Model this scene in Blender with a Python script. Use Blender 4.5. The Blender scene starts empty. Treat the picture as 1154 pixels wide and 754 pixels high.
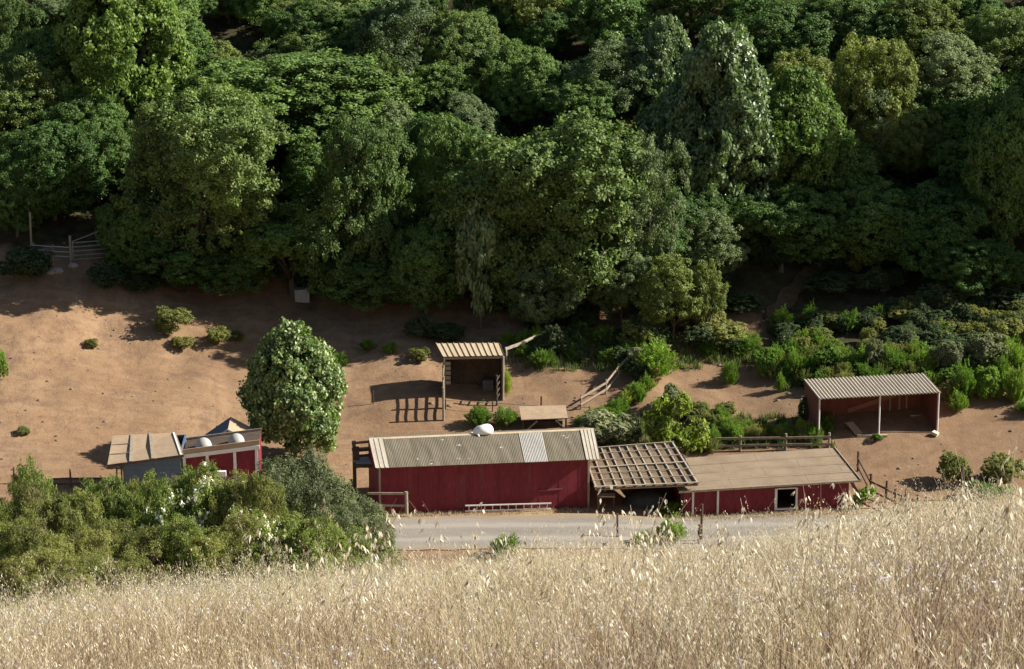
import bpy, math, random
import numpy as np
from mathutils import Vector, Matrix

random.seed(11)
rng = np.random.default_rng(11)
SC = bpy.context.scene
COL = SC.collection
R_ = math.radians

# ------------------------------------------------------------------ camera, sky, sun, exposure
PITCH, HFOV, CAMZ = R_(16.0), R_(20.0), 57.5
F = 577.0 / math.tan(HFOV / 2)
cam_d = bpy.data.cameras.new('camera')
cam_d.sensor_width = 36.0
cam_d.angle = HFOV
cam_d.clip_start, cam_d.clip_end = 0.5, 3000
cam = bpy.data.objects.new('camera', cam_d)
COL.objects.link(cam)
cam.location = (0, 0, CAMZ)
cam.rotation_euler = (math.pi / 2 - PITCH, 0, 0)
SC.camera = cam

SUN_EL, SUN_AZ = R_(33.0), R_(6.0)          # azimuth from +X towards +Y
world = bpy.data.worlds.new('World')
SC.world = world
world.use_nodes = True
wn = world.node_tree
bg = wn.nodes['Background']
sky = wn.nodes.new('ShaderNodeTexSky')
sky.sky_type = 'NISHITA'
sky.sun_disc = False
sky.sun_elevation = SUN_EL
sky.sun_rotation = R_(90) - SUN_AZ
wn.links.new(sky.outputs['Color'], bg.inputs['Color'])
bg.inputs['Strength'].default_value = 0.05
sd = bpy.data.lights.new('sun', 'SUN')
sd.energy = 5.0
sd.angle = R_(0.5)
sd.color = (1.0, 0.95, 0.86)
sun = bpy.data.objects.new('sun', sd)
COL.objects.link(sun)
svec = Vector((math.cos(SUN_EL) * math.cos(SUN_AZ), math.cos(SUN_EL) * math.sin(SUN_AZ), math.sin(SUN_EL)))
sun.rotation_euler = (-svec).to_track_quat('-Z', 'Y').to_euler()
sun.location = (60, 160, 90)
SC.view_settings.view_transform = 'Standard'
SC.view_settings.look = 'None'
SC.view_settings.gamma = 1
SC.view_settings.use_curve_mapping = False
SC.view_settings.exposure = 1.05

# ------------------------------------------------------------------ terrain profile
_py = np.arange(-60, 640, 0.5)
_pz = np.zeros_like(_py)
for i, y in enumerate(_py):
    if y <= 31.6:
        yy = max(y, -30)
        _pz[i] = 55.9 - .287 * yy - .0016 * yy * yy
    else:
        a = 45.24 - .41 * (y - 31.6)
        b = 0.0
        if y > 176: b = .25 * (y - 176)
        if y > 198: b = 5.5 + .45 * (y - 198)
        if y > 300: b = 51.4 + .30 * (y - 300)
        _pz[i] = max(a, b)
_k = np.ones(13) / 13
_sm = np.convolve(np.pad(_pz, 6, mode='edge'), _k, mode='valid')
_pz = np.where(_py > 40, _sm, _pz)

def sstep(a, b, v):
    t = np.clip((v - a) / (b - a), 0, 1)
    return t * t * (3 - 2 * t)

_nr = np.random.default_rng(5)
_waves = [(2 * math.pi / wl, _nr.uniform(0, 6.28), _nr.uniform(0, 6.28), wl) for wl in (2.1, 2.9, 4.3, 5.7, 7.9, 11, 15, 19, 24)]
def bumps(x, y, amp=.018):
    s = 0
    for k, a, p, wl in _waves:
        s = s + amp * wl ** .8 * np.sin(k * (x * math.cos(a) + y * math.sin(a)) + p + 1.3 * np.sin(.31 * k * (x * math.sin(a) - y * math.cos(a))))
    return s

def terrain(x, y):
    x = np.asarray(x, float); y = np.asarray(y, float)
    z = np.interp(y, _py, _pz)
    z = z + 1.25 * np.tanh(x / 12.5) * (1 - sstep(40, 120, y)) + .26 * sstep(1.5, 6.5, x) * (1 - sstep(40, 90, y))
    z = z - (.045 * np.clip(x + 8, 0, 13) + .10 * np.clip(x - 5, 0, 5)) * sstep(140, 150, y) * (1 - sstep(168, 177, y))
    z = z + 6.0 * sstep(40, 54, x) * sstep(191, 200, y) * (1 - sstep(208, 219, y))
    z = z + bumps(x, y) * sstep(172, 186, y)
    z = z + bumps(x * 2.3, y * 2.3, .010) * (1 - sstep(30, 60, y)) * .6
    z = z + 2.2 * sstep(-14, -34, x) * sstep(160, 180, y) * (1 - sstep(230, 260, y))
    return z

def ray(px, py):
    u, v = (px - 577) / F, (py - 377) / F
    return Vector((u, math.cos(PITCH) - v * math.sin(PITCH), -math.sin(PITCH) - v * math.cos(PITCH)))

def at(px, py, h=0.0, y0=60.0):
    """world point where the view of the photograph meets the ground (beyond y0), h above it"""
    d = ray(px, py)
    t, st = y0 / d.y, 3.0
    while t < 900:
        p = d * t
        if CAMZ + p.z <= float(terrain(p.x, p.y)) + h:
            if st < .02: return Vector((p.x, p.y, CAMZ + p.z))
            t -= st; st *= .25
        t += st
    return Vector((d.x * t, d.y * t, CAMZ + d.z * t))

def at_y(px, py, Y):
    d = ray(px, py)
    t = Y / d.y
    return Vector((d.x * t, Y, CAMZ + d.z * t))

def scale_at(p):
    depth = p.y * math.cos(PITCH) + (CAMZ - p.z) * math.sin(PITCH)
    return F / depth

# ------------------------------------------------------------------ object helpers
def tag(o, label=None, cat=None, group=None, kind=None):
    if label: o['label'] = label
    if cat: o['category'] = cat
    if group: o['group'] = group
    if kind: o['kind'] = kind
    return o

def empty(name, loc, rz=0, label=None, cat=None, group=None):
    o = bpy.data.objects.new(name, None)
    o.empty_display_size = .3
    COL.objects.link(o)
    o.location = loc
    o.rotation_euler = (0, 0, rz)
    return tag(o, label, cat, group)

class MB:
    def __init__(s): s.v, s.f = [], []
    def quad(s, a, b, c, d):
        n = len(s.v); s.v += [tuple(a), tuple(b), tuple(c), tuple(d)]; s.f.append((n, n + 1, n + 2, n + 3)); return s
    def poly(s, pts):
        n = len(s.v); s.v += [tuple(p) for p in pts]; s.f.append(tuple(range(n, n + len(pts)))); return s
    def hexa(s, p):
        n = len(s.v); s.v += [tuple(q) for q in p]
        for f in ((0, 3, 2, 1), (4, 5, 6, 7), (0, 1, 5, 4), (1, 2, 6, 5), (2, 3, 7, 6), (3, 0, 4, 7)):
            s.f.append(tuple(n + i for i in f))
        return s
    def box(s, x0, x1, y0, y1, z0, z1):
        return s.hexa([(x0, y0, z0), (x1, y0, z0), (x1, y1, z0), (x0, y1, z0), (x0, y0, z1), (x1, y0, z1), (x1, y1, z1), (x0, y1, z1)])
    def bar(s, p, q, w, h=None, up=(0, 0, 1)):
        h = h or w
        p, q = Vector(p), Vector(q); d = (q - p).normalized(); u = Vector(up)
        if abs(d.dot(u)) > .95: u = Vector((0, 1, 0))
        a = d.cross(u).normalized() * w / 2; b = a.cross(d).normalized() * h / 2
        return s.hexa([p - a - b, p + a - b, p + a + b, p - a + b, q - a - b, q + a - b, q + a + b, q - a + b])
    def tube(s, pts, r, n=7):
        pts = [Vector(p) for p in pts]
        rr = r if isinstance(r, (list, tuple)) else [r] * len(pts)
        b0 = len(s.v)
        for i, p in enumerate(pts):
            d = (pts[min(i + 1, len(pts) - 1)] - pts[max(i - 1, 0)]).normalized()
            u = Vector((0, 0, 1)) if abs(d.z) < .9 else Vector((0, 1, 0))
            a = d.cross(u).normalized(); b = a.cross(d)
            for k in range(n):
                t = 2 * math.pi * k / n
                s.v.append(tuple(p + (a * math.cos(t) + b * math.sin(t)) * rr[i]))
        for i in range(len(pts) - 1):
            for k in range(n):
                s.f.append((b0 + i * n + k, b0 + i * n + (k + 1) % n, b0 + (i + 1) * n + (k + 1) % n, b0 + (i + 1) * n + k))
        s.f.append(tuple(b0 + k for k in range(n))[::-1])
        s.f.append(tuple(b0 + (len(pts) - 1) * n + k for k in range(n)))
        return s
    def build(s, name, mat, parent=None, smooth=False, label=None):
        me = bpy.data.meshes.new(name)
        me.from_pydata(s.v, [], s.f)
        me.materials.append(mat)
        if smooth:
            me.polygons.foreach_set('use_smooth', [True] * len(me.polygons))
        o = bpy.data.objects.new(name, me)
        COL.objects.link(o)
        if parent: o.parent = parent
        if label: o['label'] = label
        return o

def np_mesh(name, verts, quads, mat, tint=None, mats=None, midx=None, smooth=False):
    me = bpy.data.meshes.new(name)
    nv, nq = len(verts), len(quads)
    me.vertices.add(nv); me.vertices.foreach_set('co', np.ascontiguousarray(verts, np.float32).ravel())
    me.loops.add(nq * 4); me.loops.foreach_set('vertex_index', np.ascontiguousarray(quads, np.int32).ravel())
    me.polygons.add(nq)
    me.polygons.foreach_set('loop_start', np.arange(0, nq * 4, 4, dtype=np.int32))
    me.polygons.foreach_set('loop_total', np.full(nq, 4, np.int32))
    for m in (mats or [mat]): me.materials.append(m)
    if midx is not None: me.polygons.foreach_set('material_index', np.ascontiguousarray(midx, np.int32))
    if smooth: me.polygons.foreach_set('use_smooth', np.ones(nq, bool))
    if tint is not None:
        a = me.attributes.new('tint', 'FLOAT', 'FACE')
        a.data.foreach_set('value', np.ascontiguousarray(tint, np.float32))
    me.update(calc_edges=True)
    return me

# ------------------------------------------------------------------ materials
def new_mat(name):
    m = bpy.data.materials.new(name); m.use_nodes = True
    nt = m.node_tree
    return m, nt, nt.nodes['Principled BSDF']

def N(nt, typ, **kw):
    n = nt.nodes.new(typ)
    for k, v in kw.items():
        if k in n.inputs: n.inputs[k].default_value = v
        else: setattr(n, k, v)
    return n

def ramp(nt, fac, stops):
    r = nt.nodes.new('ShaderNodeValToRGB')
    while len(r.color_ramp.elements) < len(stops): r.color_ramp.elements.new(.5)
    for e, (p, c) in zip(r.color_ramp.elements, stops):
        e.position = p; e.color = (*c, 1) if len(c) == 3 else c
    nt.links.new(fac, r.inputs['Fac'])
    return r.outputs['Color']

def mixc(nt, fac, a, b, blend='MIX'):
    m = nt.nodes.new('ShaderNodeMix'); m.data_type = 'RGBA'; m.blend_type = blend
    for sock, val in ((m.inputs['Factor'], fac), (m.inputs[6], a), (m.inputs[7], b)):
        if hasattr(val, 'is_output'): nt.links.new(val, sock)
        elif isinstance(val, (int, float)): sock.default_value = val
        else: sock.default_value = (*val, 1)
    return m.outputs[2]

def noise_fac(nt, scale, detail=5, rough=.6, vec=None, stretch=None):
    n = N(nt, 'ShaderNodeTexNoise', Scale=scale, Detail=detail, Roughness=rough)
    if vec is None:
        tc = nt.nodes.new('ShaderNodeTexCoord'); vec = tc.outputs['Object']
    if stretch:
        mp = nt.nodes.new('ShaderNodeMapping'); mp.inputs['Scale'].default_value = stretch
        nt.links.new(vec, mp.inputs['Vector']); vec = mp.outputs['Vector']
    nt.links.new(vec, n.inputs['Vector'])
    return n.outputs['Fac']

def weathered(name, c1, c2, c3=None, scale=3.0, rough=.85, stretch=None, spots=None, bump=.25):
    """paint, timber or sheet metal: two large tones, a finer worn tone and optional pale spots"""
    m, nt, b = new_mat(name)
    f1 = noise_fac(nt, scale, stretch=stretch)
    col = ramp(nt, f1, [(.32, c1), (.68, c2)])
    f2 = noise_fac(nt, scale * 6, 6, .7, stretch=stretch)
    if c3: 
        w = ramp(nt, f2, [(.52, (0, 0, 0)), (.72, (1, 1, 1))])
        col = mixc(nt, w, col, c3)
    if spots:
        f3 = noise_fac(nt, spots[1], 2, .5)
        w = ramp(nt, f3, [(spots[2], (0, 0, 0)), (spots[2] + .04, (1, 1, 1))])
        col = mixc(nt, w, col, spots[0])
    nt.links.new(col, b.inputs['Base Color'])
    b.inputs['Roughness'].default_value = rough
    b.inputs['Specular IOR Level'].default_value = .3
    bp = N(nt, 'ShaderNodeBump', Strength=bump, Distance=.02)
    nt.links.new(f2, bp.inputs['Height']); nt.links.new(bp.outputs['Normal'], b.inputs['Normal'])
    return m

def leaf_mat(name, dark, light, rough=.5, spec=.4, trans=.3, dead=None, deadp=.97):
    m, nt, b = new_mat(name)
    at_ = nt.nodes.new('ShaderNodeAttribute'); at_.attribute_name = 'tint'
    col = ramp(nt, at_.outputs['Fac'], [(0, dark), (.9, light)] + ([(deadp, dead), (1, dead)] if dead else []))
    oi = nt.nodes.new('ShaderNodeObjectInfo')
    hs = nt.nodes.new('ShaderNodeHueSaturation')
    mr = N(nt, 'ShaderNodeMapRange'); nt.links.new(oi.outputs['Random'], mr.inputs['Value'])
    mr.inputs['To Min'].default_value = .78; mr.inputs['To Max'].default_value = 1.22
    nt.links.new(mr.outputs['Result'], hs.inputs['Value'])
    mr2 = N(nt, 'ShaderNodeMapRange'); nt.links.new(oi.outputs['Random'], mr2.inputs['Value'])
    mr2.inputs['To Min'].default_value = .512; mr2.inputs['To Max'].default_value = .488
    nt.links.new(mr2.outputs['Result'], hs.inputs['Hue'])
    nt.links.new(col, hs.inputs['Color'])
    nt.links.new(hs.outputs['Color'], b.inputs['Base Color'])
    b.inputs['Roughness'].default_value = rough
    b.inputs['Specular IOR Level'].default_value = spec
    tr = nt.nodes.new('ShaderNodeBsdfTranslucent')
    tc = mixc(nt, 1.0, hs.outputs['Color'], (1.2, 1.3, .6), 'MULTIPLY')
    nt.links.new(tc, tr.inputs['Color'])
    mx = N(nt, 'ShaderNodeMixShader', Fac=trans)
    nt.links.new(b.outputs[0], mx.inputs[1]); nt.links.new(tr.outputs[0], mx.inputs[2])
    nt.links.new(mx.outputs[0], nt.nodes['Material Output'].inputs['Surface'])
    return m

M = {}
M['oak'] = leaf_mat('oak_leaf', (.055, .092, .025), (.215, .30, .085), .6, .25, .28, (.17, .14, .07), .985)
M['oakgreen'] = leaf_mat('green_oak_leaf', (.048, .088, .025), (.180, .29, .074), .6, .22, .30)
M['oakgrey'] = leaf_mat('grey_oak_leaf', (.072, .104, .042), (.24, .31, .130), .6, .25, .25, (.2, .16, .1), .96)
M['oakyellow'] = leaf_mat('yellow_oak_leaf', (.080, .108, .024), (.26, .31, .080), .6, .25, .28)
M['poplar'] = leaf_mat('poplar_leaf', (.060, .115, .028), (.23, .36, .10), .5, .4, .34)
M['fresh'] = leaf_mat('fresh_leaf', (.07, .12, .024), (.30, .41, .10), .55, .3, .36)
M['silver'] = leaf_mat('glossy_leaf', (.065, .105, .036), (.28, .37, .155), .42, .5, .25)
M['hero'] = leaf_mat('pale_glossy_leaf', (.045, .085, .024), (.30, .40, .125), .45, .40, .32, (.56, .62, .36), .88)
M['brush'] = leaf_mat('brush_leaf', (.092, .108, .030), (.33, .345, .105), .65, .2, .36, (.30, .23, .12), .955)
M['brushgreen'] = leaf_mat('green_brush_leaf', (.065, .12, .018), (.26, .41, .065), .62, .2, .38)
M['hedge'] = leaf_mat('hedge_leaf', (.075, .105, .026), (.29, .36, .09), .65, .2, .34, (.30, .24, .13), .965)
M['sage'] = leaf_mat('sage_leaf', (.085, .10, .048), (.31, .34, .18), .65, .2, .30)
M['lime'] = leaf_mat('lime_leaf', (.10, .15, .02), (.40, .48, .085), .5, .3, .42)
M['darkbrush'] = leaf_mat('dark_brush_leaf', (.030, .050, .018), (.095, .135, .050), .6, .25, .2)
M['petal'] = leaf_mat('white_petal', (.6, .6, .5), (.8, .8, .72), .7, .2, .2)
M['dead'] = leaf_mat('dead_twig', (.16, .12, .075), (.34, .26, .17), .8, .1, .1)
M['bark'] = weathered('bark', (.05, .04, .03), (.13, .105, .08), (.18, .15, .12), 3, .9, (1, 1, .3))
M['palebark'] = weathered('pale_bark', (.4, .37, .32), (.6, .56, .5), (.2, .17, .13), 3, .9)
M['red'] = weathered('red_barn_paint', (.130, .012, .020), (.185, .020, .031), (.235, .052, .058), 1.2, .75, (1.6, 1.6, .25), None, .2)
M['redworn'] = weathered('faded_barn_paint', (.135, .022, .028), (.19, .035, .042), (.22, .07, .065), 1.6, .85, (2, 2, .3))
M['redbrown'] = weathered('red_brown_boards', (.135, .045, .035), (.19, .065, .05), (.24, .10, .08), 1.5, .85, (3, 3, .2))
M['diagonal_board'] = weathered('sunlit_band_red', (.22, .10, .08), (.28, .13, .10), (.32, .17, .13), 2, .9)  # lighter red that paints the sunlit band inside the open shelter
M['rust'] = weathered('weathered_sheet', (.105, .090, .060), (.190, .165, .118), (.15, .10, .06), 1.3, .8, (1.8, .25, .25), ((.40, .38, .32), 1.7, .69), .1)
M['palesheet'] = weathered('pale_sheet', (.37, .325, .25), (.47, .42, .335), (.28, .23, .165), 1.2, .6, (2, .3, 1))
M['greysheet'] = weathered('dull_grey_sheet', (.36, .335, .285), (.46, .43, .37), (.31, .28, .23), 1.2, .6, (2, .3, 1))
M['whitesheet'] = weathered('white_sheet', (.33, .315, .28), (.41, .39, .35), (.27, .24, .20), 1.5, .5, (2, .3, 1))
M['tansheet'] = weathered('tan_sheet', (.40, .31, .20), (.50, .40, .27), (.33, .25, .155), 1.2, .65, (2, .3, 1))
M['shedsheet'] = weathered('shed_sheet', (.42, .36, .28), (.52, .455, .36), (.34, .28, .21), 1.4, .65, (2, .3, 1))
M['bluewall'] = weathered('blue_grey_boards', (.075, .105, .150), (.100, .135, .185), (.13, .16, .20), 1.2, .8, (2, 2, .3))
M['white'] = weathered('white_paint', (.62, .60, .56), (.74, .72, .68), (.5, .47, .42), 2, .7)
M['plastic'] = weathered('white_sheeting', (.76, .76, .74), (.82, .82, .80), None, 2, .5)
M['dome'] = weathered('dome_plastic', (.34, .33, .31), (.42, .41, .385), (.28, .265, .24), 2, .5)
M['timber'] = weathered('grey_timber', (.20, .16, .12), (.32, .27, .20), (.38, .33, .26), 2, .9, (2, 2, .5))
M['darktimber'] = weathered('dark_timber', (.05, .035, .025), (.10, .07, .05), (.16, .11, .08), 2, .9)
M['fencewood'] = weathered('sunbleached_rail', (.26, .195, .135), (.36, .28, .20), (.22, .17, .12), 2, .85, (.6, 3, 3))
M['paletimber'] = weathered('pale_timber', (.46, .38, .28), (.60, .51, .39), (.38, .3, .21), 2, .85, (.6, 3, 3))
M['tanboard'] = weathered('tan_board', (.31, .22, .14), (.40, .29, .19), (.26, .18, .11), 2, .85)
M['greybatten'] = weathered('grey_batten', (.30, .25, .19), (.40, .345, .27), (.46, .4, .32), 2, .9)
M['deck'] = weathered('brown_deck', (.10, .07, .042), (.21, .15, .09), (.27, .2, .13), 2.2, .9)
M['metal'] = weathered('galvanised_metal', (.34, .36, .38), (.46, .48, .5), (.25, .22, .2), 3, .5)
M['darkmetal'] = weathered('dark_metal', (.08, .08, .085), (.14, .14, .145), (.2, .16, .12), 3, .6)
M['tarp'] = weathered('dark_tarp', (.028, .029, .031), (.05, .052, .055), (.09, .09, .09), 1.5, .6)
M['clod'] = weathered('clod', (.10, .07, .05), (.22, .16, .11), (.3, .25, .2), .4, .95)
M['gatemetal'] = weathered('dull_gate_metal', (.17, .18, .19), (.25, .26, .27), (.2, .16, .13), 3, .6)
M['stone'] = weathered('pale_stone', (.2, .18, .155), (.33, .30, .27), (.25, .22, .19), 3, .9)

def roll_roof():
    m, nt, b = new_mat('roll_roofing')
    tc = nt.nodes.new('ShaderNodeTexCoord')
    br = N(nt, 'ShaderNodeTexBrick', Scale=1.0)
    br.inputs['Brick Width'].default_value = 4.7; br.inputs['Row Height'].default_value = 1.18
    br.inputs['Mortar Size'].default_value = .014; br.inputs['Mortar Smooth'].default_value = .3
    nt.links.new(tc.outputs['Object'], br.inputs['Vector'])
    f1 = noise_fac(nt, .8, 6, .65); f2 = noise_fac(nt, 9, 6, .7)
    c = ramp(nt, f1, [(.3, (.205, .150, .098)), (.7, (.285, .215, .145))])
    c = mixc(nt, ramp(nt, f2, [(.5, (0, 0, 0)), (.75, (.6, .6, .6))]), c, (.32, .25, .175))
    c = mixc(nt, br.outputs['Fac'], c, (.13, .098, .068))
    nt.links.new(c, b.inputs['Base Color']); b.inputs['Roughness'].default_value = .95
    b.inputs['Specular IOR Level'].default_value = .2
    bp = N(nt, 'ShaderNodeBump', Strength=.3, Distance=.02)
    nt.links.new(f2, bp.inputs['Height']); nt.links.new(bp.outputs['Normal'], b.inputs['Normal'])
    return m
M['rollroof'] = roll_roof()

def ground_mat():
    m, nt, b = new_mat('earth')
    pos = nt.nodes.new('ShaderNodeNewGeometry').outputs['Position']
    a = nt.nodes.new('ShaderNodeVertexColor'); a.layer_name = 'zone'
    sp = nt.nodes.new('ShaderNodeSeparateColor'); nt.links.new(a.outputs['Color'], sp.inputs['Color'])
    n1 = noise_fac(nt, .11, 6, .6, pos); n2 = noise_fac(nt, 1.1, 7, .68, pos); n3 = noise_fac(nt, 7, 5, .7, pos)
    dirt = ramp(nt, n1, [(.32, (.220, .132, .072)), (.68, (.300, .190, .108))])
    dirt = mixc(nt, ramp(nt, n2, [(.36, (.75, .75, .75)), (.56, (0, 0, 0))]), dirt, (.165, .100, .064))
    n4 = noise_fac(nt, .30, 4, .55, pos, (.35, 1.5, 1)); n5 = noise_fac(nt, .55, 3, .5, pos, (1.4, .4, 1))
    dirt = mixc(nt, ramp(nt, n4, [(.47, (0, 0, 0)), (.505, (.22, .22, .22)), (.54, (0, 0, 0))]), dirt, (.36, .255, .165))
    dirt = mixc(nt, ramp(nt, n5, [(.475, (0, 0, 0)), (.50, (.4, .4, .4)), (.525, (0, 0, 0))]), dirt, (.150, .095, .062))
    vo = N(nt, 'ShaderNodeTexVoronoi', Scale=2.6); nt.links.new(pos, vo.inputs['Vector'])
    spk = N(nt, 'ShaderNodeMath', operation='MULTIPLY'); spk.use_clamp = True
    nt.links.new(ramp(nt, vo.outputs['Distance'], [(.06, (.6, .6, .6)), (.11, (0, 0, 0))]), spk.inputs[0])
    nt.links.new(ramp(nt, n1, [(.46, (0, 0, 0)), (.58, (1, 1, 1))]), spk.inputs[1])
    dirt = mixc(nt, spk.outputs[0], dirt, (.115, .074, .05))
    dirt = mixc(nt, ramp(nt, n3, [(.55, (0, 0, 0)), (.75, (.55, .55, .55))]), dirt, (.34, .245, .165))
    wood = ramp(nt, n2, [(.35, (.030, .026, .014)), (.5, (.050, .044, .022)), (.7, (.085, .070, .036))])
    green = ramp(nt, n2, [(.35, (.035, .055, .015)), (.7, (.09, .105, .035))])
    straw = ramp(nt, n3, [(.3, (.22, .155, .085)), (.7, (.42, .33, .19))])
    red = ramp(nt, n2, [(.3, (.165, .100, .058)), (.7, (.245, .158, .094))])
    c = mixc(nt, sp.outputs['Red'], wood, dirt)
    c = mixc(nt, sp.outputs['Green'], c, straw)
    c = mixc(nt, sp.outputs['Blue'], c, red)
    nt.links.new(c, b.inputs['Base Color']); b.inputs['Roughness'].default_value = 1
    b.inputs['Specular IOR Level'].default_value = .1
    mth = N(nt, 'ShaderNodeMath', operation='ADD'); nt.links.new(n2, mth.inputs[0]); nt.links.new(n3, mth.inputs[1])
    bp = N(nt, 'ShaderNodeBump', Strength=.5, Distance=.08)
    nt.links.new(mth.outputs[0], bp.inputs['Height']); nt.links.new(bp.outputs['Normal'], b.inputs['Normal'])
    return m
M['earth'] = ground_mat()

def road_mat():
    m, nt, b = new_mat('gravel')
    pos = nt.nodes.new('ShaderNodeNewGeometry').outputs['Position']
    at_ = nt.nodes.new('ShaderNodeAttribute'); at_.attribute_name = 'across'
    n1 = noise_fac(nt, .35, 6, .6, pos, (.35, 1.6, 1)); n2 = noise_fac(nt, 8, 6, .75, pos)
    c = ramp(nt, n1, [(.32, (.155, .132, .105)), (.66, (.225, .197, .163))])
    c = mixc(nt, ramp(nt, n2, [(.45, (0, 0, 0)), (.75, (.8, .8, .8))]), c, (.28, .25, .21))
    ad = N(nt, 'ShaderNodeMath', operation='MULTIPLY_ADD'); ad.inputs[1].default_value = .12
    nt.links.new(n1, ad.inputs[0]); nt.links.new(at_.outputs['Fac'], ad.inputs[2])
    z, o_ = (0, 0, 0), (.7, .7, .7)
    tr = ramp(nt, ad.outputs[0], [(.26, z), (.32, o_), (.38, o_), (.44, z), (.66, z), (.72, o_), (.78, o_), (.84, z)])
    c = mixc(nt, tr, c, (.295, .262, .22))
    ed = ramp(nt, ad.outputs[0], [(.08, (.8, .8, .8)), (.2, z), (.95, z), (1.0, (.8, .8, .8))])
    c = mixc(nt, ed, c, (.24, .18, .115))
    nt.links.new(c, b.inputs['Base Color']); b.inputs['Roughness'].default_value = 1
    bp = N(nt, 'ShaderNodeBump', Strength=.5, Distance=.03)
    nt.links.new(n2, bp.inputs['Height']); nt.links.new(bp.outputs['Normal'], b.inputs['Normal'])
    return m
M['gravel'] = road_mat()

def grass_mat(name, stops, trans=.35):
    m, nt, b = new_mat(name)
    at_ = nt.nodes.new('ShaderNodeAttribute'); at_.attribute_name = 'tint'
    col = ramp(nt, at_.outputs['Fac'], stops)
    nt.links.new(col, b.inputs['Base Color']); b.inputs['Roughness'].default_value = .55
    b.inputs['Specular IOR Level'].default_value = .35
    tr = nt.nodes.new('ShaderNodeBsdfTranslucent'); nt.links.new(col, tr.inputs['Color'])
    mx = N(nt, 'ShaderNodeMixShader', Fac=trans)
    nt.links.new(b.outputs[0], mx.inputs[1]); nt.links.new(tr.outputs[0], mx.inputs[2])
    nt.links.new(mx.outputs[0], nt.nodes['Material Output'].inputs['Surface'])
    return m
M['straw'] = grass_mat('straw', [(0, (.17, .105, .085)), (.25, (.31, .215, .145)), (.55, (.50, .405, .245)), (.93, (.70, .625, .44)), (1, (.26, .29, .10))])
M['oat'] = grass_mat('oat_husk', [(0, (.42, .32, .20)), (.4, (.66, .57, .40)), (1, (.86, .82, .69))], .35)
M['lilac'] = grass_mat('lilac_petal', [(0, (.42, .38, .40)), (1, (.64, .60, .63))], .3)
M['weed'] = grass_mat('green_blade', [(0, (.05, .10, .018)), (.6, (.13, .21, .04)), (1, (.30, .27, .10))], .4)

# ------------------------------------------------------------------ ground, road, path
ys = np.concatenate([np.arange(-40, 0, 2.), np.arange(0, 45, .5), np.arange(45, 140, 2.5), np.arange(140, 206, .55), np.arange(206, 300, 2.), np.arange(300, 640, 10)])
xs = np.concatenate([np.arange(-320, -60, 13.), np.arange(-60, -36, 1.5), np.arange(-36, 36, .6), np.arange(36, 60, 1.5), np.arange(60, 330, 13.)])
XX, YY = np.meshgrid(xs, ys)
ZZ = terrain(XX, YY)
nx, ny = len(xs), len(ys)
idx = np.arange(nx * ny).reshape(ny, nx)
quads = np.stack([idx[:-1, :-1], idx[:-1, 1:], idx[1:, 1:], idx[1:, :-1]], -1).reshape(-1, 4)
gm = np_mesh('ground', np.stack([XX, YY, ZZ], -1).reshape(-1, 3), quads, M['earth'], smooth=True)
jit = bumps(XX * 1.7 + 9, YY * 1.7, .06) * 3
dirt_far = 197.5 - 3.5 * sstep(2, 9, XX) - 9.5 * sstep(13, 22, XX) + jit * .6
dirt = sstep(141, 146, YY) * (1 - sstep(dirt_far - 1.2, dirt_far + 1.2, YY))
straw = 1 - sstep(141, 149, YY + jit * .4)
fringe = np.exp(-((YY - 161.6 + .3 * jit - .155 * np.clip(XX + 8, 0, 22)) / .8) ** 2) * .8
redz = sstep(2, 9, XX + jit) * sstep(165, 170, YY) * .85
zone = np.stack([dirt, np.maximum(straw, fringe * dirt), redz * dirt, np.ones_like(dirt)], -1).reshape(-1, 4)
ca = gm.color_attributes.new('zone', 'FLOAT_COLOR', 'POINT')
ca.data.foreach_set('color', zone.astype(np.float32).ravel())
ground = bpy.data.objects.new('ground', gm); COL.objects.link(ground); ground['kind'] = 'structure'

def ribbon(name, pts, widths, mat, lift=.04, kind='structure', wob=.25):
    rows = []
    for i, (x, y) in enumerate(pts):
        p = Vector((x, y)); d = (Vector(pts[min(i + 1, len(pts) - 1)]) - Vector(pts[max(i - 1, 0)])).normalized()
        n = Vector((-d.y, d.x))
        w = widths[i] if isinstance(widths, (list, tuple)) else widths
        w1 = w + random.uniform(-wob, wob); w2 = w + random.uniform(-wob, wob)
        rows.append([p + n * (w1 / 2 - (w1 + w2) / 2 * k / 6) for k in range(7)])
    vs, qs = [], []
    for r in rows:
        for q in r: vs.append((q.x, q.y, float(terrain(q.x, q.y)) + lift))
    for i in range(len(rows) - 1):
        for k in range(6):
            a = i * 7 + k; qs.append((a, a + 1, a + 8, a + 7))
    me = np_mesh(name, np.array(vs), np.array(qs), mat, smooth=True)
    a = me.attributes.new('across', 'FLOAT', 'POINT'); a.data.foreach_set('value', np.tile(np.linspace(0, 1, 7), len(rows)).astype(np.float32))
    o = bpy.data.objects.new(name, me); COL.objects.link(o); o['kind'] = kind
    return o
ribbon('road', [(x, 158.55 + .155 * min(max(x + 8, 0), 22) + .0006 * (x + 8) ** 2 * (x < -8)) for x in np.arange(-70, 71, 1.0)], 5.6, M['gravel'], .05)
ptw = [at(*q) for q in ((846, 410), (858, 392), (866, 372), (876, 352), (893, 330), (915, 305), (940, 285), (965, 272))]
pts = []
for i in range(len(ptw) - 1):
    for k in range(6):
        pp = ptw[i].lerp(ptw[i + 1], k / 6); pts.append((pp.x, pp.y))
ribbon('path', pts, 1.15, M['earth'], .12, wob=.3)
pm = bpy.data.objects['path'].data
pc = pm.color_attributes.new('zone', 'FLOAT_COLOR', 'POINT')
pc.data.foreach_set('color', np.tile(np.array([.22, 0, .1, 1], np.float32), len(pm.vertices)))

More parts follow.
